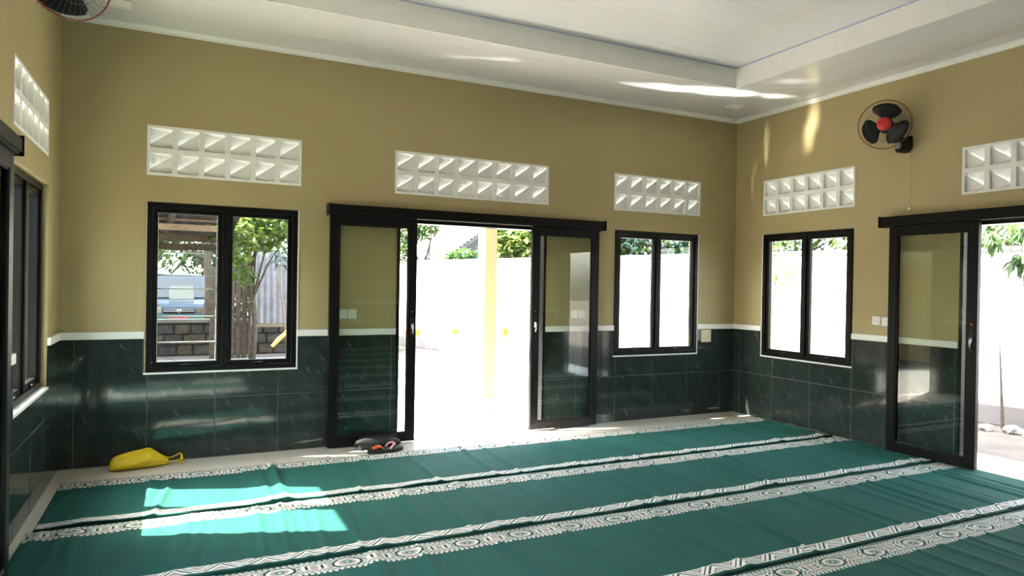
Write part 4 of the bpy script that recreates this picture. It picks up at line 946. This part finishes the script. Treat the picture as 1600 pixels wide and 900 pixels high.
for k, (x, y) in enumerate(((-6, 20), (-1.5, 21), (2.0, 24), (4.5, 28), (14, 25), (15.5, 17), (17.5, 11), (18.5, 5), (19, -1), (19, -7))):
    rnd = random.Random(k+200); bl = [((x+rnd.uniform(-2, 2), y+rnd.uniform(-1, 1), rnd.uniform(.6, 5.0)), (rnd.uniform(1.6, 2.4), 1.6, rnd.uniform(1.1, 1.6))) for _ in range(8)]
    tree((x, y, ZG), 5, bl, ('leaf_d', 'leaf')[k % 2], 3400, 0.32, 'distant backdrop tree, number %s along the far tree line from the left' % ('one two three four five six seven eight nine ten'.split()[k]), 210+k, group='distant tree line', tr=.2)

# right yard: young mango, saplings, stones
mg = thing('mango_tree', (9.3, -1.9, ZG), 'young tree with long hanging leaves seen through the right door opening', 'tree')
MB().tube([(9.5, -2.6, ZG), (9.45, -2.5, 1.2), (9.3, -2.2, 2.3), (9.1, -1.8, 2.9)], [.05, .04, .03, .02], 8).build('trunk', M['bark'], mg, smooth=True)
t = MB(); ends = [(8.9, -1.75, 2.10), (9.0, -1.95, 1.85), (9.1, -1.55, 2.2), (8.8, -2.1, 2.15), (9.2, -1.6, 2.4), (9.0, -2.1, 1.70), (9.05, -1.85, 2.3)]
for e_ in ends: t.tube([(9.3, -2.2, 2.3), tuple((Vector(e_)+Vector((9.3, -2.2, 2.6)))/2+Vector((0, 0, .15))), e_], [.018, .012, .006], 6)
t.build('branch', M['bark'], mg); rnd = random.Random(9)
for e_ in ends:
    for k in range(24):
        a = rnd.uniform(0, 6.28); el = rnd.uniform(-1.3, -.2); d = Vector((math.cos(a)*math.cos(el), math.sin(a)*math.cos(el), math.sin(el))); s_ = Vector((-math.sin(a), math.cos(a), 0)); l = rnd.uniform(.17, .27)
        p = Vector(e_)+Vector((rnd.uniform(-.05, .05), rnd.uniform(-.05, .05), rnd.uniform(-.04, .08))); mb = MB(); w_ = .026
        mb.v = [tuple(p), tuple(p+d*l*.4+s_*w_), tuple(p+d*l+Vector((0, 0, -.03))), tuple(p+d*l*.4-s_*w_), tuple(p+d*l*.45+Vector((0, 0, -.008)))]; mb.f = [(0, 1, 4), (1, 2, 4), (2, 3, 4), (3, 0, 4)]
        mb_fast(mb, 'leaf', M['leaf'], mg)
sp = thing('sapling', (10.0, -1.30, ZG), 'bare thin stick sapling standing before the kerb outside the right door', 'tree')
MB().tube([(10.0, -1.31, ZG), (10.0, -1.27, .6), (9.99, -1.22, 1.5)], [.024, .012, .006], 6).build('trunk', M['bark'], sp)
sp = thing('sapling', (8.9, 1.55, ZG), 'slim sapling with few leaves seen through the right wall window', 'tree')
MB().tube([(9.0, 1.45, ZG), (9.02, 1.5, .8), (9.08, 1.45, 1.6), (9.0, 1.4, 2.2)], [.018, .014, .010, .006], 6).build('trunk', M['bark'], sp); rnd = random.Random(12); mb = MB()
leaves(mb, cloud((9.15, 1.3, 1.75), (.16, .16, .2), 20, rnd)+cloud((9.0, 1.4, 2.2), (.3, .3, .15), 34, rnd), .15, rnd, .4, 1.3); mb_fast(mb, 'foliage', M['leaf_y'], sp)['kind'] = 'stuff'
rnd = random.Random(3)
def rock(x, y, s_, mat, label):
    bm = bmesh.new(); bmesh.ops.create_icosphere(bm, subdivisions=2, radius=s_)
    for v in bm.verts: v.co *= 1+rnd.uniform(-.22, .22); v.co.z *= .6
    me = bpy.data.meshes.new('rubble_stone'); bm.to_mesh(me); bm.free(); me.materials.append(mat)
    o = bpy.data.objects.new('rubble_stone', me); col.objects.link(o); o.location = (x, y, ZG+s_*.42); tag(o, label, 'stone', 'rubble along the kerb')
for k in range(12): rock(9.62+rnd.uniform(-.25, .25)+0.06*k, -0.55-0.24*k+rnd.uniform(-.03, .03), rnd.uniform(.05, .10), M['rubble'], 'pale stone by the outdoor kerb, %s of the row counted from the back' % ('first second third fourth fifth sixth seventh eighth ninth tenth eleventh twelfth'.split()[k]))
